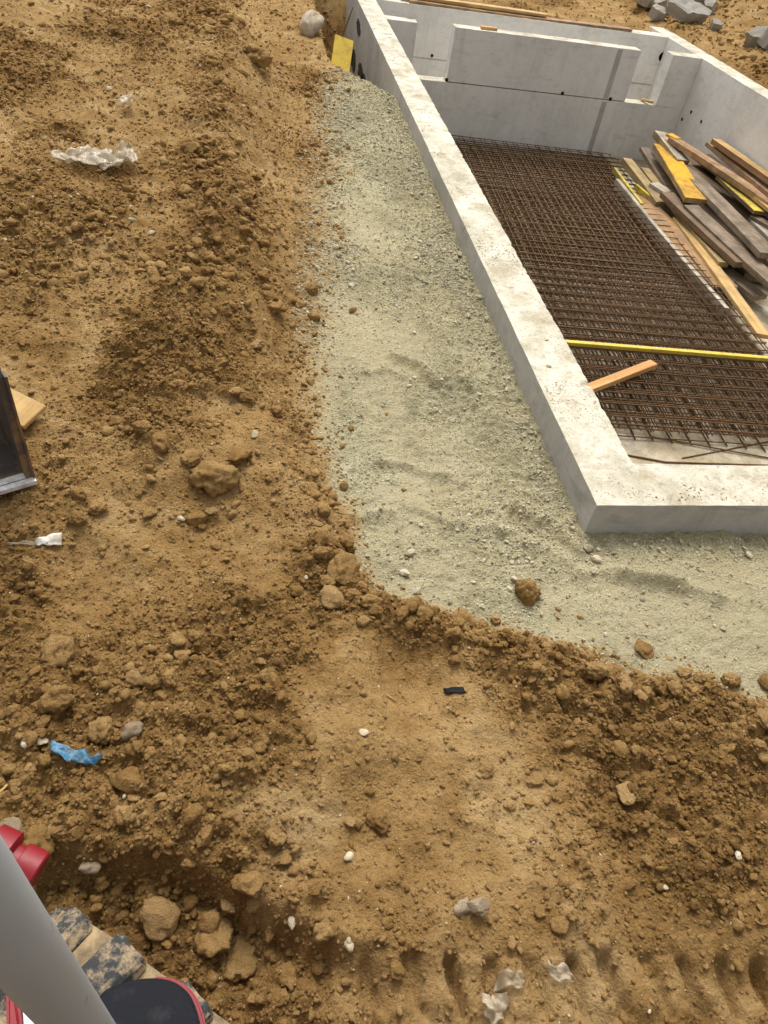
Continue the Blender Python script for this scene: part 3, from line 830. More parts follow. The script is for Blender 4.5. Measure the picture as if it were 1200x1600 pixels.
def lump_mesh(name, m, sub, seed, rough=0.35, flat=(1, 1, 1), angular=False):
    V, F = ico(sub); out = []
    pl = []
    if angular:
        r2 = random.Random(seed * 7 + 1)
        for _ in range(9):
            d = Vector((r2.gauss(0, 1), r2.gauss(0, 1), r2.gauss(0, 1))).normalized(); pl.append((d, r2.uniform(0.30, 0.42)))
    for v in V:
        p = v.copy()
        w = Vector((seed * 3.7, 1, 2)); p2 = p + mnoise.noise_vector(p * 3 + w) * 0.18
        s = 1 + rough * (mnoise.noise(p2 * 2.2 + w) * 1.15 + (0.28 - abs(mnoise.noise(p2 * 4.2 + w))) * 0.9 + mnoise.noise(p * 8 + w) * 0.40
                         + ((0.25 - abs(mnoise.noise(p * 11 + w))) * 0.26 if sub > 2 else 0) + (mnoise.noise(p * 24 + w) * 0.14 if sub > 3 else 0))
        p = p * s
        for d, h in pl:
            e = p.dot(d) - h
            if e > 0: p = p - d * e * 0.92
        out.append((p.x * flat[0], p.y * flat[1], p.z * flat[2]))
    return mesh_from(name, out, F, m, not (angular and sub < 4))


CLOD3 = [lump_mesh('soil_clod', M_CLOD, 4, i, 0.40, (.95, rnd.uniform(.72, .95), rnd.uniform(.65, .9)), i % 3 == 0) for i in range(10)]
CLODM = [lump_mesh('soil_clod', M_CLOD, 3, 10 + i, 0.42, (1, rnd.uniform(.72, 1), rnd.uniform(.65, .9)), i % 2 == 0) for i in range(10)]
CLOD2 = [lump_mesh('clod_small', M_CRUMB, 2, 20 + i, 0.5, (1, rnd.uniform(.7, 1), rnd.uniform(.6, .9)), i % 2 == 0) for i in range(10)]
STONE2 = [lump_mesh('gravel_stone', M_STONE, 2, 40 + i, 0.30, (1, rnd.uniform(.65, .95), rnd.uniform(.5, .8)), True) for i in range(8)]
WHITE2 = [lump_mesh('white_pebble', M_WHITE, 2, 60 + i, 0.3, (1, rnd.uniform(.65, .95), rnd.uniform(.5, .8)), i % 2 == 0) for i in range(6)]
GREY2 = [lump_mesh('grey_stone', M_GREY, 3, 80 + i, 0.35, (1, .75, .7), i % 2 == 0) for i in range(4)]
PALE3 = [lump_mesh('pale_clod', M_PALECLOD, 4, 95 + i, 0.36, (.95, .8, .6), i % 2 == 0) for i in range(4)]


def put_lump(name, me, p, size, label, cat, group=None, sink=0.25, flat=1.0, rz=None):
    o = bpy.data.objects.new(name, me); C.objects.link(o)
    o.location = (p[0], p[1], p[2] + size * flat * 0.35 - size * sink * 0.5)
    o.rotation_euler = (rnd.uniform(-.4, .4), rnd.uniform(-.4, .4), rnd.uniform(0, 6.28) if rz is None else rz)
    o.scale = (size, size * 0.95, size * flat)
    return tag(o, label, cat, group)


GCL = 'loose soil clods'; LCL = 'brown soil clod lying loose among others on the bare earth'
GWH = 'pale pebbles'; LWH = 'small pale pebble showing up bright in the brown earth'
GST = 'larger gravel stones'; LST = 'grey-beige crushed stone lying on the gravel strip'
U_ = 'u'
SPECIAL = [  # photo pixel, size in pixels, mesh, label (None = one of the look-alikes), flatness, heading
    (250, 685, 46, CLOD3[0], None, .8), (222, 664, 26, CLOD3[1], None, .8), (335, 735, 66, CLOD3[2], 'big rough clod crowning the small mound beside the bank', .75),
    (372, 702, 50, CLOD3[3], None, .7), (300, 712, 34, CLOD3[4], None, .8), (400, 531, 34, PALE3[0], 'flat round tan clod on the slope of the bank', .6),
    (822, 920, 40, CLOD3[5], 'round brown clod sitting alone on the gravel near the pool corner', 1.0), (1006, 1006, 42, CLOD3[6], 'long flat brown clod on the gravel before the earth edge', .45),
    (975, 1064, 34, PALE3[1], 'light brown clod standing on the earth edge before the gravel', .9), (535, 880, 54, CLOD3[7], None, .6), (520, 925, 46, PALE3[2], 'pale smooth clod in the corner of the gravel edge', .7),
    (540, 846, 30, CLOD3[8], None, .9), (505, 836, 30, CLOD3[9], None, .9), (500, 860, 28, CLOD3[0], None, .8), (512, 905, 26, CLOD3[1], None, .9), (580, 936, 34, CLOD3[2], None, .8),
    (551, 925, 26, CLOD3[2], None, .8), (563, 913, 22, CLOD3[5], None, .9), (627, 955, 26, CLOD3[3], None, .8), (724, 963, 42, CLOD3[4], None, .7), (751, 978, 28, CLOD3[5], None, .9), (773, 966, 22, CLOD3[6], None, .9),
    (710, 985, 28, CLOD3[6], None, .9), (93, 1012, 48, CLOD3[7], None, .9), (90, 1086, 46, CLOD3[8], None, .9), (283, 1021, 34, CLOD3[9], None, .9), (216, 1047, 40, PALE3[3], 'long tilted light clod among rounder ones by the moss-dark patch', .6),
    (253, 1083, 30, CLOD3[0], None, .8), (240, 1062, 26, CLOD3[1], None, .9), (264, 1055, 24, CLOD3[2], None, .9), (222, 1105, 28, CLOD3[4], None, .9), (200, 1212, 48, CLOD3[3], None, .9), (160, 1136, 40, CLOD3[4], None, .9), (206, 1140, 34, GREY2[1], 'grey stone set upright in the earth above the blue scrap', 1.0),
    (255, 1420, 62, PALE3[2], 'large smooth ochre clod beside the muddy track', .8), (357, 1409, 28, PALE3[0], None, .8), (388, 1370, 56, CLOD3[6], None, .7), (335, 1450, 56, CLOD3[7], None, .6), (375, 1480, 60, CLOD3[1], None, .6),
    (60, 1312, 50, CLOD3[8], None, .8), (17, 1293, 44, GREY2[0], 'dark grey stone with mud above the red hub', .8), (90, 1297, 24, CLOD3[2], None, .9), (118, 1295, 26, CLOD3[9], None, .9), (141, 1350, 26, GREY2[3], None, .8),
    (310, 806, 36, CLOD3[9], None, .8), (331, 796, 22, PALE3[0], None, .8), (123, 768, 28, CLOD3[0], None, .8), (153, 787, 30, CLOD3[1], None, .8), (122, 806, 28, CLOD3[2], None, .8), (233, 797, 26, CLOD3[3], None, .8), (487, 448, 24, CLOD3[4], None, .8),
    (742, 1409, 34, GREY2[2], 'grey lumpy stone, the larger of a pair beyond the track prints', 1.0), (721, 1413, 26, GREY2[3], 'grey lumpy stone, the smaller of a pair beyond the track prints', .9), (370, 605, 30, PALE3[1], None, .5), (385, 615, 24, CLOD3[2], None, .5), (432, 640, 22, CLOD3[8], None, .9),
    (383, 308, 26, CLOD3[5], None, .8), (370, 308, 22, CLOD3[6], None, .8), (405, 90, 34, CLOD3[7], None, .8), (395, 80, 26, CLOD3[7], None, .8), (412, 92, 20, CLOD3[1], None, .8), (1140, 1060, 26, CLOD3[8], None, .8), (1195, 1062, 34, CLOD3[9], None, .9), (912, 1020, 22, CLOD3[0], None, .7), (880, 1030, 20, CLOD3[1], None, .8),
    (930, 1042, 30, CLOD3[2], None, .8), (1000, 1082, 24, CLOD3[3], None, .8), (1068, 1047, 22, CLOD3[4], None, .7), (1093, 1056, 18, CLOD3[4], None, .7), (758, 1195, 30, CLOD3[5], None, .6), (835, 1210, 34, CLOD3[6], None, .5), (980, 1230, 36, PALE3[1], None, .35), (590, 1275, 34, CLOD3[2], None, .7), (545, 1280, 22, PALE3[2], None, .8), (320, 1297, 40, CLOD3[0], None, .8), (440, 1330, 34, CLOD3[3], None, .7),
    (505, 1450, 30, CLOD3[4], None, .8), (620, 1510, 30, CLOD3[6], None, .7), (430, 1300, 30, CLOD3[7], None, .7), (1165, 1325, 24, CLOD3[1], None, .7), (345, 560, 30, CLOD3[6], None, .7), (430, 475, 34, CLOD3[0], None, .7), (420, 460, 26, CLOD3[1], None, .7),
    (40, 1157, 18, WHITE2[1], 'smooth white pebble lying left of the speckled white stone', .9), (68, 1151, 26, WHITE2[0], 'speckled white stone above the blue plastic scrap', .8), (195, 1243, 9, WHITE2[1], None, .9),
    (803, 902, 15, WHITE2[2], 'white chip touching the lone brown clod on the gravel', .9), (632, 892, 19, STONE2[0], None, .9), (650, 921, 18, STONE2[1], None, .9), (640, 860, 20, STONE2[2], None, .8), (930, 870, 20, WHITE2[4], 'white angular stone at the foot of the pool corner', .8), (918, 853, 22, STONE2[3], None, .9),
    (795, 918, 12, STONE2[4], None, .9), (455, 1436, 20, WHITE2[4], None, .9), (546, 1473, 18, WHITE2[3], None, .8), (545, 1468, 12, WHITE2[1], None, .8), (1152, 1335, 14, WHITE2[2], None, .8), (1037, 1383, 12, WHITE2[2], None, .8), (282, 808, 14, WHITE2[4], None, .8), (1170, 865, 14, WHITE2[2], None, .8),
    (545, 1335, 16, WHITE2[5], None, .8), (567, 1140, 18, WHITE2[3], None, .5), (480, 900, 10, WHITE2[2], None, .8), (398, 677, 18, WHITE2[0], None, .8), (640, 600, 10, STONE2[5], None, .8), (525, 385, 16, WHITE2[1], None, .8), (528, 397, 14, STONE2[1], None, .8),
    (1195, 1118, 34, PALE3[3], None, .5), (62, 263, 16, WHITE2[4], None, .7), (237, 363, 10, WHITE2[2], None, .7), (206, 341, 12, WHITE2[1], None, .7), (232, 10, 9, WHITE2[1], None, .7), (170, 136, 10, WHITE2[2], None, .7),
]
def clod_kind(p):
    d = float(side(np.array([p[0]]), np.array([p[1]]), TOE_LINE)[0]) * -1
    if p[0] > 4: return 'brown clod lying on the slope east of the pool', 'clod', 'clods on the slope east of the pool'
    if p[1] < -.95: return 'brown clod lying beside the lane of track prints', 'clod', 'clods beside the track prints'
    if d < .16 and p[1] < 1: return 'brown clod in the row along the earth edge before the gravel', 'clod', 'clods along the earth edge'
    if d < .75 and p[1] > 1: return 'brown clod lying on the bank beside the gravel strip', 'clod', 'clods on the bank'
    if p[1] > 1: return 'brown clod lying on the flat earth beyond the bucket', 'clod', 'clods on the flat earth'
    return LCL, 'clod', GCL


pts = hits([(s[0], s[1] + s[2] * 0.25) for s in SPECIAL])
n_ind = 0
for s, p in zip(SPECIAL, pts):
    size = s[2] * np.linalg.norm(p - CAM) / FPX
    nm = s[3].name.split('.')[0]
    if s[4]: lab, grp = s[4], None
    elif nm in ('white_pebble',): lab, grp = LWH, GWH
    elif nm == 'gravel_stone': lab, grp = LST, GST
    elif nm == 'grey_stone': lab, grp = 'grey stone lying in the earth beside the muddy rubber track', None
    else: lab, _, grp = clod_kind(p)
    nm2 = 'soil_clod' if 'clod' in nm else nm
    put_lump(nm2, s[3], p, size * 0.98, lab, 'clod' if 'clod' in nm else 'stone', grp, 0.25, s[5])
    n_ind += 1


# scattered lumps: positions drawn on the ground, the largest in view become things, the rest one mass each
def in_view(P, m=40):
    d = P - CAM; z = d @ CF
    u = 600 + FPX * (d @ CR) / np.maximum(z, .05); v = 800 - FPX * (d @ CU) / np.maximum(z, .05)
    return (z > .1) & (u > -m) & (u < 1200 + m) & (v > -m) & (v < 1600 + m)


def scatter(n, smin, smax, power, dens, x0, x1, y0, y1):
    x = NR.uniform(x0, x1, n); y = NR.uniform(y0, y1, n)
    keep = ~((x > -0.02) & (x < PX1 + .03) & (y > -0.02) & (y < PY1))
    x = x[keep]; y = y[keep]
    z, g, c = height(x, y)
    k = NR.random(len(x)) < dens(g, c, x, y)
    x, y, z = x[k], y[k], z[k]
    u = NR.random(len(x)); s = (smin ** (1 - power) + u * (smax ** (1 - power) - smin ** (1 - power))) ** (1 / (1 - power))
    return np.stack([x, y, z, s], 1)


def soil_dens(g, c, x, y): return np.clip((1 - g) * (0.10 + 0.9 * c ** 1.3), 0, 1)


def fine_dens(g, c, x, y): return np.clip((1 - g) * (0.16 + 0.84 * c), 0, 1)


def edge_dens(g, c, x, y):
    d = side(x, y, GRAVEL_LINE) * -1
    return np.where(y < 7, np.exp(-((d - 0.06) / 0.07) ** 2) * (1 - 0.6 * sst(0.5, 2, y)), 0) * (1 - g * .8)


def crest_dens(g, c, x, y):
    d = side(x, y, TOE_LINE) * -1
    return np.exp(-((d - 0.58) / 0.22) ** 2) * sst(.5, 1.5, y) * (0.25 + c)


def grav_dens(g, c, x, y):
    d = side(x, y, GRAVEL_LINE) * -1
    spill = np.where((y > 1.2) & (y < 7), 0.45 * np.exp(-((d - 0.05) / 0.12) ** 2), 0)
    return spill + g * (0.12 + 0.75 * c) * (0.45 + 0.7 * np.exp(-((d + 0.08) / 0.10) ** 2) * sst(1.0, 2.0, y) + 0.6 * np.exp(-((x + 0.06) / 0.08) ** 2) + 0.35 * sst(.52, .62, vn(x * 1.7, y * 1.7, 77)))


NEAR = (-2.4, 1.2, -1.75, 1.3); MID = (-3.6, 0.6, 1.3, 5.5); FAR = (-5.0, 1.0, 5.5, 11)
EAST = (4.66, 8.5, 5.0, 14); BACK = (0.3, 6, 9.7, 14)
clods = np.concatenate([
    scatter(110000, .0055, .016, 2.2, fine_dens, *NEAR), scatter(9000, .014, .038, 2.6, soil_dens, *NEAR), scatter(600, .03, .05, 2.8, soil_dens, *NEAR),
    scatter(9000, .010, .036, 2.2, edge_dens, *NEAR), scatter(3600, .022, .050, 2.2, edge_dens, *NEAR),
    scatter(70000, .009, .024, 2.4, fine_dens, *MID), scatter(5000, .024, .07, 2.6, soil_dens, *MID), scatter(5000, .018, .085, 2.2, crest_dens, *MID),
    scatter(30000, .014, .04, 2.4, fine_dens, *FAR), scatter(1800, .035, .09, 2.7, soil_dens, *FAR), scatter(5000, .03, .13, 2.3, crest_dens, *FAR),
    scatter(9000, .02, .09, 2.3, lambda g, c, x, y: 0.3 + .7 * c, *EAST), scatter(6000, .015, .05, 2.3, lambda g, c, x, y: 0.3 + .7 * c, *BACK),
    scatter(7000, .009, .03, 2.3, lambda g, c, x, y: g * .25 * np.exp(-np.abs(side(x, y, GRAVEL_LINE)) / .15), *NEAR)])
stones = np.concatenate([
    scatter(110000, .0045, .012, 2.0, grav_dens, -1.1, 1.2, -1.1, 2.4), scatter(14000, .008, .022, 2.8, grav_dens, -1.1, 1.2, -1.1, 2.4),
    scatter(50000, .007, .018, 2.4, lambda g, c, x, y: grav_dens(g, c, x, y) * sst(1.2, 2.6, y), -1.1, 0.1, 1.2, 6.8), scatter(7000, .013, .045, 2.9, lambda g, c, x, y: grav_dens(g, c, x, y) * sst(0.6, 4.0, y), -1.3, 0.1, .6, 6.8)])
whites = np.concatenate([scatter(2000, .004, .011, 2.8, lambda g, c, x, y: .6 + 0 * x, *NEAR), scatter(2600, .006, .024, 2.8, lambda g, c, x, y: .6 + 0 * x, *MID),
                         scatter(1500, .012, .04, 2.8, lambda g, c, x, y: .5 + 0 * x, *FAR)])


def split(arr, n):
    """the n that show largest in view, and the rest"""
    vis = in_view(arr[:, :3], -10); px = np.where(vis, arr[:, 3] / np.linalg.norm(arr[:, :3] - CAM, axis=1), 0)
    o = np.argsort(-px); return arr[o[:n]], arr[o[n:]]


def instance_mass(name, arr, meshes, label, cat, sink=0.2):
    lib = bpy.data.collections.new(name + '_shapes')
    for i, me in enumerate(meshes):
        lo = bpy.data.objects.new('%s_shape' % name, me); lib.objects.link(lo)
    n = len(arr); me = bpy.data.meshes.new(name)
    P = arr[:, :3].copy(); P[:, 2] += arr[:, 3] * (0.25 - sink * 0.5)
    me.vertices.add(n); me.vertices.foreach_set('co', P.astype(np.float32).ravel())
    a = me.attributes.new('rot', 'FLOAT_VECTOR', 'POINT'); a.data.foreach_set('vector', np.stack([NR.uniform(-.6, .6, n), NR.uniform(-.6, .6, n), NR.uniform(0, 6.28, n)], 1).astype(np.float32).ravel())
    sc = arr[:, 3:4] * np.stack([NR.uniform(.85, 1.25, n), NR.uniform(.8, 1.1, n), NR.uniform(.65, 1.0, n)], 1)
    a = me.attributes.new('scl', 'FLOAT_VECTOR', 'POINT'); a.data.foreach_set('vector', sc.astype(np.float32).ravel())
    a = me.attributes.new('idx', 'INT', 'POINT'); a.data.foreach_set('value', NR.integers(0, len(meshes), n).astype(np.int32))
    a = me.attributes.new('crumb', 'FLOAT', 'POINT'); a.data.foreach_set('value', height(arr[:, 0], arr[:, 1])[2].astype(np.float32))
    me.materials.append(meshes[0].materials[0])
    o = link(name, me)
    ng = bpy.data.node_groups.new(name, 'GeometryNodeTree')
    ng.interface.new_socket('Geometry', in_out='INPUT', socket_type='NodeSocketGeometry'); ng.interface.new_socket('Geometry', in_out='OUTPUT', socket_type='NodeSocketGeometry')
    gi = ng.nodes.new('NodeGroupInput'); go = ng.nodes.new('NodeGroupOutput'); ip = ng.nodes.new('GeometryNodeInstanceOnPoints')
    ci = ng.nodes.new('GeometryNodeCollectionInfo'); ci.inputs['Collection'].default_value = lib; ci.inputs['Separate Children'].default_value = True; ci.inputs['Reset Children'].default_value = True
    ip.inputs['Pick Instance'].default_value = True
    def na(nm, t):
        x = ng.nodes.new('GeometryNodeInputNamedAttribute'); x.data_type = t; x.inputs[0].default_value = nm
        return next(s for s in x.outputs if s.enabled and s.name == 'Attribute')
    e2r = ng.nodes.new('FunctionNodeEulerToRotation')
    L = ng.links.new
    L(gi.outputs[0], ip.inputs['Points']); L(ci.outputs[0], ip.inputs['Instance']); L(na('idx', 'INT'), ip.inputs['Instance Index'])
    L(na('rot', 'FLOAT_VECTOR'), e2r.inputs[0]); L(e2r.outputs[0], ip.inputs['Rotation']); L(na('scl', 'FLOAT_VECTOR'), ip.inputs['Scale'])
    L(ip.outputs[0], go.inputs[0])
    md = o.modifiers.new('scatter', 'NODES'); md.node_group = ng
    o['kind'] = 'stuff'; tag(o, label, cat); return o


big, rest = split(clods, 215)
for r in big: put_lump('soil_clod', rnd.choice(CLODM), r[:3], r[3] * 1.0, *clod_kind(r), 0.35, rnd.uniform(.65, 1))
instance_mass('soil_crumbs', rest, CLOD2, 'fine brown crumbs of soil spread over the bare earth', 'soil')
big, rest = split(stones, 90)
for r in big: put_lump('gravel_stone', rnd.choice(STONE2), r[:3], r[3] * 1.1, LST, 'stone', GST, 0.25, rnd.uniform(.65, 1))
instance_mass('gravel_stones', rest, STONE2, 'crushed grey-beige stones spread over the gravel strip', 'gravel')
big, rest = split(whites, 110)
for r in big: put_lump('white_pebble', rnd.choice(WHITE2), r[:3], r[3], LWH, 'stone', GWH, 0.25, rnd.uniform(.65, 1))
instance_mass('pale_grit', rest, WHITE2, 'tiny pale stone chips sprinkled through the earth', 'grit')

# crumbs of mortar and dirt on the wall tops
n = 5000
tx = np.where(NR.random(n) < .8, NR.uniform(.02, .23, n), NR.uniform(.02, 1.6, n)); ty = np.where(tx < .235, (.04 + NR.exponential(2.0, n)) % 9.2, NR.uniform(.03, .22, n))
kk = fbm(tx, ty, 3.2, 3, 201) > 0.02
dirt = np.stack([tx, ty, np.full(n, -0.004), NR.uniform(.003, .010, n) * (1 + .12 * ty)], 1)[kk]
instance_mass('wall_top_grit', dirt, STONE2, 'loose grit and mortar crumbs lying on the pool wall tops', 'grit', 0.0)
q = zp(854, 531, 0); put_lump('gravel_stone', STONE2[2], (q[0], q[1], -.004), .026, 'dark flat chip lying on top of the west pool wall', 'stone', None, 0, .5)
q = zp(857, 573, 0); put_lump('gravel_stone', STONE2[5], (q[0], q[1], -.004), .028, 'pale flat chip lying on top of the west pool wall', 'stone', None, 0, .6)

def slab_mesh(fx, fy, fz, seed):
    r2 = random.Random(seed); n = r2.choice((5, 6, 7)); V = []; F = []
    ring = []
    for i in range(n):
        a = 2 * math.pi * (i + r2.uniform(-.3, .3)) / n; q = r2.uniform(.42, .58); ring.append((math.cos(a) * q * fx, math.sin(a) * q * fy))
    bm = bmesh.new()
    lo_ = [bm.verts.new((x * r2.uniform(.85, 1.05), y * r2.uniform(.85, 1.05), -fz / 2 + r2.uniform(-.04, .04))) for x, y in ring]
    hi_ = [bm.verts.new((x, y, fz / 2 + r2.uniform(-.05, .05))) for x, y in ring]
    bm.faces.new(hi_); bm.faces.new(lo_[::-1])
    for i in range(n): bm.faces.new((lo_[i], lo_[(i + 1) % n], hi_[(i + 1) % n], hi_[i]))
    bmesh.ops.triangulate(bm, faces=bm.faces); bmesh.ops.subdivide_edges(bm, edges=list(bm.edges), cuts=3, use_grid_fill=True)
    for v in bm.verts: v.co += mnoise.noise_vector(v.co * 5 + Vector((seed, 0, 0))) * .05 + mnoise.noise_vector(v.co * 14) * .018
    bmesh.ops.recalc_face_normals(bm, faces=bm.faces)
    return bm_mesh('rubble_slab', bm, M_SLAB)


# rubble slabs on the heap behind the east wall and the white rock at the far left
for i, (u, v, sz, fx, fy, fz, lab) in enumerate((
        (1062, 26, 52, 1, .8, .22, 'large flat grey slab on the rubble heap, tilted toward the pool'), (1010, 8, 36, 1, .7, .35, 'pale slab at the west end of the rubble heap'),
        (1030, 14, 26, .8, .8, .6, 'rounded grey block between the slabs of the rubble heap'), (1042, 3, 44, 1, .4, .3, 'narrow dark slab lying behind the large flat slab'),
        (1088, 8, 40, 1, .6, .4, 'broken grey slab behind the large flat slab on its east side'), (1106, 16, 26, .5, 1, .4, 'slim light slab leaning at the east end of the rubble heap'),
        (1025, 26, 20, 1, .8, .6, 'small grey block below the pale slab'), (1180, 68, 26, 1, .9, .7, 'grey rock half buried in the slope east of the pool'),
        (1196, 72, 24, 1, .9, .8, 'grey boulder higher on the slope east of the pool'), (1116, 44, 16, 1, .9, .6, 'small stone on the slope between slabs and wall'))):
    p = hit(u, v + sz * .2); size = sz * np.linalg.norm(p - CAM) / FPX
    me = slab_mesh(fx * 1.1, fy * 1.1, fz * .9, 300 + i)
    o = put_lump('rubble_slab', me, p, size, lab, 'slab', None, .1, 1.0, rnd.uniform(-.5, .5)); o.rotation_euler[0] = .35
p = hit(486, 50); me = lump_mesh('white_rock', M_WHITE, 3, 140, .28, (1.25, .8, .7))
me.materials[0] = plain_material('chalky_rock', (0.50, 0.43, 0.33), (0.26, 0.18, 0.10), 7, .95, .1, 0, .8)
put_lump('white_rock', me, p, 36 * np.linalg.norm(p - CAM) / FPX, 'whitish rough rock lying near the yellow board', 'rock', None, .2)

# yellow formwork board standing in the trench
a = np.array([-0.36, 6.45, -.78]); tb = thing('yellow_board', 'yellow formwork board leaning in the trench beside the pool wall', 'board', tuple(a))
top = unproj(538, 58, 1, 6.95); bot = unproj(529, 122, 1, 6.55)
d = Vector(top - bot); bb = Vector(bot) - d * .8
me_b = board('panel_sheet', '', bb, Vector(top), .20, .028, M_GOLD, '', None, 0.0)
for k_ in ('label', 'category'): del me_b[k_]
mw = me_b.matrix_world.copy(); rx = Matrix.Rotation(0.25, 4, 'X'); me_b.matrix_world = mw @ rx
bpy.context.view_layer.update(); mw = me_b.matrix_world.copy(); me_b.parent = tb; me_b.matrix_parent_inverse = Matrix.Translation(-Vector(a)); me_b.matrix_world = mw
V, F = tube([top + np.array([-.03, 0, -.02]), top + np.array([.02, .02, .12]), top + np.array([.07, .05, .26])], .008, 6)
link('wire', mesh_from('wire', V, F, M_RUST, True), tb)


# ------------------------------------------------------------------ litter
def scrap(name, label, m, pix, n=14, amp=0.01, lift=0.012, cat='litter', thick=0.0012, sc=30):
    """crumpled sheet: quad outline given in photo pixels on the ground (4 corners), wrinkled"""
    c = hits(pix); V = []; F = []
    for i in range(n + 1):
        for j in range(n + 1):
            a, b = i / n, j / n
            p = (c[0] * (1 - a) + c[1] * a) * (1 - b) + (c[3] * (1 - a) + c[2] * a) * b
            V.append(p)
    edge = lambda i, j: i in (0, n) or j in (0, n)
    V = np.array(V); z = height(V[:, 0], V[:, 1])[0]
    for k, p in enumerate(V):
        q = Vector((p[0] * sc, p[1] * sc, 3.3)); w = mnoise.noise(q) + .5 * mnoise.noise(q * 2.3) + abs(mnoise.noise(q * .7)) * 1.3
        nv = mnoise.noise_vector(q * .8); i_, j_ = divmod(k, n + 1); ed = 2.2 if edge(i_, j_) else 1.0
        p[0] += nv.x * amp * .8 * ed; p[1] += nv.y * amp * .8 * ed
        p[2] = max(z[k] + .002, z[k] * .5 + p[2] * .5) + lift * .4 + amp * max(0, .5 + w)
    for i in range(n):
        for j in range(n):
            F.append((i * (n + 1) + j, (i + 1) * (n + 1) + j, (i + 1) * (n + 1) + j + 1, i * (n + 1) + j + 1))
    o0 = V.mean(0)
    o = link(name, mesh_from(name, V - o0, F, m, True), None, o0)
    s = o.modifiers.new('thickness', 'SOLIDIFY'); s.thickness = thick
    return tag(o, label, cat)


scrap('plastic_film', 'twisted strip of dirty clear film lying on the earth', M_FILM, [(82, 250), (178, 240), (182, 268), (95, 262)], 26, .03, .02, sc=14)
scrap('plastic_film', 'bunched white film at the end of the twisted strip', M_FILM, [(162, 254), (200, 242), (220, 270), (172, 276)], 22, .05, .03, sc=13)
scrap('plastic_film', 'small crumpled white film scrap far out on the brown earth', M_FILM, [(188, 160), (202, 158), (208, 174), (192, 174)], 14, .04, .03, sc=12)
scrap('paper_scrap', 'torn white paper shred on the brown earth beyond the bucket', M_PAPER, [(55, 846), (97, 838), (98, 853), (60, 853)], 10, .006, .012)
scrap('paper_scrap', 'thin brownish torn strip joined to the white shred', M_FILM2, [(12, 851), (58, 845), (60, 853), (14, 855)], 10, .006, .01)
scrap('blue_plastic', 'torn bright blue plastic scrap lying on the brown soil', M_BLUE, [(82, 1162), (160, 1186), (156, 1204), (84, 1188)], 14, .010, .02, sc=45)
scrap('plastic_bag', 'muddy clear plastic bag, upright lump pressed into the track prints', M_FILM, [(752, 1556), (786, 1552), (792, 1600), (752, 1600)], 22, .012, .02, sc=38)
scrap('plastic_bag', 'muddy clear film fold lying across the track ridge', M_FILM2, [(770, 1530), (812, 1524), (816, 1545), (768, 1552)], 22, .012, .02, sc=38)
scrap('plastic_bag', 'clear film twist at the far side of the track prints', M_FILM, [(846, 1512), (872, 1506), (888, 1540), (872, 1536)], 22, .014, .02, sc=38)
scrap('black_shard', 'black plastic shard sticking out of the hollow in the earth', M_BPAD, [(690, 1078), (722, 1076), (726, 1084), (696, 1086)], 6, .004, .01)


def ground_stick(name, label, pix, r, m):
    P = hits(pix); P[:, 2] += r + .004
    return loose_bar(name, label, P, r, m, 'stick', 6)


ground_stick('twig', 'pale splinter of wood lying above the dark stone', [(-4, 1246), (6, 1236), (13, 1228)], .0035, W_TAN)
ground_stick('twig', 'thin straw-coloured splinter lying in the hollow', [(604, 1088), (610, 1092), (618, 1098)], .003, W_TAN)

# light board scrap behind the bucket
p = hits([(10, 668), (48, 642)])
board('board_scrap', 'split piece of pale board lying on the earth behind the bucket', p[0] + [0, 0, .05], p[1] + [0, 0, .075], .17, .022, W_TAN, 'board', None, .15)

# ------------------------------------------------------------------ excavator bucket at the left edge
bc = hit(50, 752); bc[2] += .005
yaw = math.radians(200.0)          # lip runs west-south-west from the visible corner
bk = thing('excavator_bucket', 'steel excavator bucket with worn bright cutting edge standing on the earth', 'excavator bucket', tuple(bc))
yaw = math.atan2(-.47, -.88)
bk.rotation_euler = (0, 0, yaw)    # local +x along the lip away from the visible corner, local -y goes back into the bucket
WB = 0.85
prof = [(0, 0), (-.10, -.004), (-.24, .02), (-.36, .09), (-.43, .20), (-.44, .33), (-.38, .44), (-.27, .50)]   # (back, up)


def prism(name, poly, x0, x1, m, parent, smooth=False):
    V = [(x0, a, b) for a, b in poly] + [(x1, a, b) for a, b in poly]; n = len(poly)
    F = [tuple(range(n))[::-1], tuple(range(n, 2 * n))] + [(i, (i + 1) % n, n + (i + 1) % n, n + i) for i in range(n)]
    me = mesh_from(name, V, F, m); bm = bmesh.new(); bm.from_mesh(me); bmesh.ops.recalc_face_normals(bm, faces=bm.faces); bm.to_mesh(me); bm.free()
    return link(name, me, parent, world=False)


inner = [(a * .965 - 0.0, b * .96 + .014) for a, b in prof]
prism('shell', prof + inner[::-1], .012, WB - .012, M_STEEL, bk)
sidep = prof + [(-.05, .50), (-.012, .42)]
for x0, x1 in ((-.006, .016), (WB - .016, WB + .006)):
    prism('side_plate', [(a + .0, b) for a, b in sidep], x0, x1, M_STEEL, bk)
prism('cutting_edge', [(.022, -.004), (.020, .010), (-.03, .018), (-.03, .002)], -.012, WB + .012, M_SHINY, bk)
prism('side_cutter', [(.006, .012), (.004, .43), (-.03, .43), (-.03, .02)], -.014, -.0065, M_STEEL, bk)
for i in range(2):
    xe = WB * .5 + (-.09 if i else .07)
    prism('mounting_ear', [(-.30, .49), (-.20, .50), (-.18, .60), (-.25, .66), (-.33, .60)], xe, xe + .025, M_STEEL, bk)

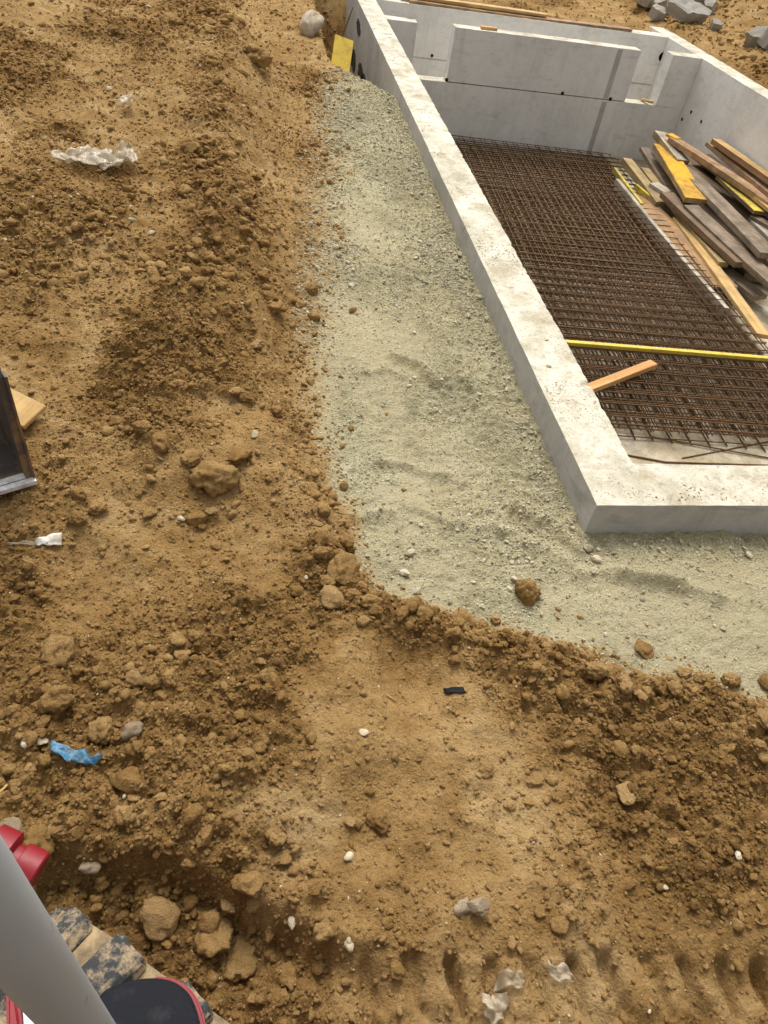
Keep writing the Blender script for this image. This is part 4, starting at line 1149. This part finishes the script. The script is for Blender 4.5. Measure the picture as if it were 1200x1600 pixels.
# ------------------------------------------------------------------ the machine under the photographer
TZ = 0.285
A = unproj(67, 1380, 2, TZ); Bq = unproj(367, 1600, 2, TZ)
td = Vector(Bq - A); td.z = 0; td.normalize()
tn = Vector((td.y, -td.x, 0))             # across the track, away from its visible outer edge
if tn.dot(Vector(CAM - A)) < 0: tn = -tn
mc = thing('tracked_machine', 'muddy rubber-tracked digger with red hubs and grey grab rail under the viewpoint', 'digger', (A[0], A[1], -.17))
mang = math.atan2(td.y, td.x)
mc.rotation_euler = (0, 0, mang)
# local frame: x along the track toward the rear, y = across (sign sy), z up from the ground under it
sy = 1 if (Matrix.Rotation(mang, 3, 'Z') @ Vector((0, 1, 0))).dot(tn) > 0 else -1
HT = TZ + .17; RT = HT / 2; X0 = 0.19; X1 = 1.55; TW = 0.30


def tp(s):
    """centre-line point and outward normal of the track loop at arc length s"""
    Ls = X1 - X0; Lc = math.pi * RT; s = s % (2 * Ls + 2 * Lc)
    if s < Ls: return (X0 + s, HT, 0, 1)
    s -= Ls
    if s < Lc:
        a = math.pi / 2 - s / RT; return (X1 + RT * math.cos(a), RT + RT * math.sin(a), math.cos(a), math.sin(a))
    s -= Lc
    if s < Ls: return (X1 - s, 0, 0, -1)
    s -= Ls; a = -math.pi / 2 - s / RT
    return (X0 + RT * math.cos(a), RT + RT * math.sin(a), math.cos(a), math.sin(a))


LT = 2 * (X1 - X0) + 2 * math.pi * RT; V = []; F = []; NSEG = 120; NW = 8
for i in range(NSEG):
    x, z, nx, nz = tp(LT * i / NSEG)
    for j in range(NW + 1):
        y = sy * TW * j / NW; w = mnoise.noise(Vector((x * 14, y * 14, z * 14))) * .006
        V.append((x - nx * (.03 - w), y, z - nz * (.03 - w)))
    for j in range(NW, -1, -1):
        y = sy * TW * j / NW
        V.append((x - nx * .055, y, z - nz * .055))
K = 2 * (NW + 1)
for i in range(NSEG):
    o = i * K; p_ = ((i + 1) % NSEG) * K
    for j in range(K): F.append((o + j, p_ + j, p_ + (j + 1) % K, o + (j + 1) % K))
me = mesh_from('rubber_track', V, F, M_MUD, True); bm = bmesh.new(); bm.from_mesh(me); bmesh.ops.recalc_face_normals(bm, faces=bm.faces); bm.to_mesh(me); bm.free()
track = link('rubber_track', me, mc, world=False)
# one lug, shared; staggered left and right halves
bm = bmesh.new(); bmesh.ops.create_cube(bm, size=1)
for v in bm.verts:
    t = 1.0 if v.co.z < 0 else .72
    v.co = Vector((v.co.x * .090 * t, v.co.y * .18 * (1 if v.co.z < 0 else .95), v.co.z * .034))
bmesh.ops.subdivide_edges(bm, edges=list(bm.edges), cuts=3, use_grid_fill=True)
bmesh.ops.bevel(bm, geom=[e for e in bm.edges if e.calc_face_angle(0) > .8], offset=.005, segments=2, affect='EDGES')
for v in bm.verts: v.co += mnoise.noise_vector(v.co * 45) * .005
ME_LUG = bm_mesh('lug', bm, M_RUBBER, True)
NL = int(LT / .145)
for i in range(NL):
    for h in (0, 1):
        x, z, nx, nz = tp(LT * (i + .5 * h) / NL)
        o = link('lug', ME_LUG, track, (x - nx * .018, sy * (TW * .27 if h == 0 else TW * .73), z - nz * .018), world=False)
        o.rotation_euler = (0, math.atan2(nx, nz), sy * (.22 if h == 0 else -.22))
# idler wheel and sprocket inside the loop
for nm, xx in (('idler_wheel', X0), ('drive_sprocket', X1)):
    bm = bmesh.new(); bmesh.ops.create_cone(bm, cap_ends=True, segments=28, radius1=RT - .062, radius2=RT - .062, depth=.10, matrix=Matrix.Translation((xx, sy * TW / 2, RT)) @ Matrix.Rotation(math.pi / 2, 4, 'X'))
    bmesh.ops.bevel(bm, geom=list(bm.edges), offset=.012, segments=2, affect='EDGES')
    link(nm, bm_mesh(nm, bm, M_RED), mc, world=False)
fr = box_bm((X1 - X0, .12, .12), .015, ((X0 + X1) / 2, sy * TW / 2, RT)); link('track_frame', bm_mesh('track_frame', fr, M_RED), mc, world=False)
minv = (Matrix.Translation(mc.location) @ Matrix.Rotation(mang, 4, 'Z')).inverted()


def loc(p): return minv @ Vector(p)


# red hub at the track's front end (stepped turned part with a bolt)
h0 = loc(unproj(-22, 1328, 2, .20)); h1 = loc(unproj(60, 1366, 2, .17))
dd = h1 - h0; st_pts = [(0, .046), (.04, .054), (.40, .054), (.44, .048), (.47, .036), (.60, .036), (.62, .043), (.97, .043), (1.0, .040), (1.001, .030), (.97, .028)]
V, F = tube([h0 + dd * a for a, r in st_pts], [r for a, r in st_pts], 40)
hub = link('red_hub', mesh_from('red_hub', V, F, M_RED, True), mc, world=False)
hub.data.set_sharp_from_angle(angle=math.radians(35))
bp = loc(unproj(12, 1338, 2, .262)); bm = bmesh.new(); bmesh.ops.create_cone(bm, cap_ends=True, segments=6, radius1=.010, radius2=.009, depth=.016, matrix=Matrix.Translation(bp))
link('bolt', bm_mesh('bolt', bm, M_GRYP), hub, world=False)
# grey upright grab rail beside the seat
g = CAM + ray(58, 1513) / 1.0 * 0.47
V, F = tube([loc((g[0] - .012, g[1] + .02, 1.95)), loc((g[0], g[1], g[2])), loc((g[0] + .002, g[1] - .004, .62)), loc((g[0] + .01, g[1] - .03, .55)), loc((g[0] + .04, g[1] - .10, .52))], .0205, 28)
link('grab_rail', mesh_from('grab_rail', V, F, M_GRYP, True), mc, world=False)
# black rounded step with red rim, above the track
def rounded(cx, cy, pts_): return [loc((p[0], p[1], 0)) for p in pts_]
ZS = 0.60
out = [(150, 1552), (190, 1534), (232, 1526), (268, 1530), (292, 1546), (304, 1566), (314, 1600), (330, 1700), (330, 1800), (140, 1800), (120, 1640)]
P3 = [loc(unproj(u, v, 2, ZS)) for u, v in out]
def slab(name, P, th, m, parent, bev=.008, rnds=0):
    for _ in range(rnds):
        P = [q for i in range(len(P)) for q in (P[i] * .75 + P[(i + 1) % len(P)] * .25, P[i] * .25 + P[(i + 1) % len(P)] * .75)]
    n = len(P); V = [p for p in P] + [p - Vector((0, 0, th)) for p in P]
    F = [tuple(range(n)), tuple(range(n, 2 * n))[::-1]] + [(i, n + i, n + (i + 1) % n, (i + 1) % n) for i in range(n)]
    me = mesh_from(name, V, F, m); bm = bmesh.new(); bm.from_mesh(me); bmesh.ops.recalc_face_normals(bm, faces=bm.faces)
    bmesh.ops.bevel(bm, geom=[e for e in bm.edges if e.calc_face_angle(0) > .9], offset=bev, segments=3, affect='EDGES'); bm.to_mesh(me); bm.free()
    return link(name, me, parent, world=False)
slab('step_pad', P3, .05, M_BPAD, mc, .004, 2)
out2 = [(232, 1524), (268, 1526), (297, 1542), (311, 1563), (322, 1600), (340, 1700), (340, 1800), (200, 1800), (200, 1600)]
slab('step_rim', [loc(unproj(u, v, 2, ZS - .018)) for u, v in out2], .03, M_RED, mc, .003, 2)
# red floor edge of the cab with a white sticker, left of the rail
fe = [loc(unproj(u, v, 2, .50)) for u, v in ((8, 1535), (24, 1530), (40, 1640), (60, 1760), (10, 1760))]
slab('floor_edge', fe, .06, M_RED, mc, .006)
stq = [loc(unproj(u, v, 2, .503)) for u, v in ((34, 1562), (60, 1592), (66, 1640), (40, 1640))]
slab('sticker', stq, .004, M_STICK, mc, .001)
print('individual lumps', n_ind, 'clods', len(clods), 'stones', len(stones))
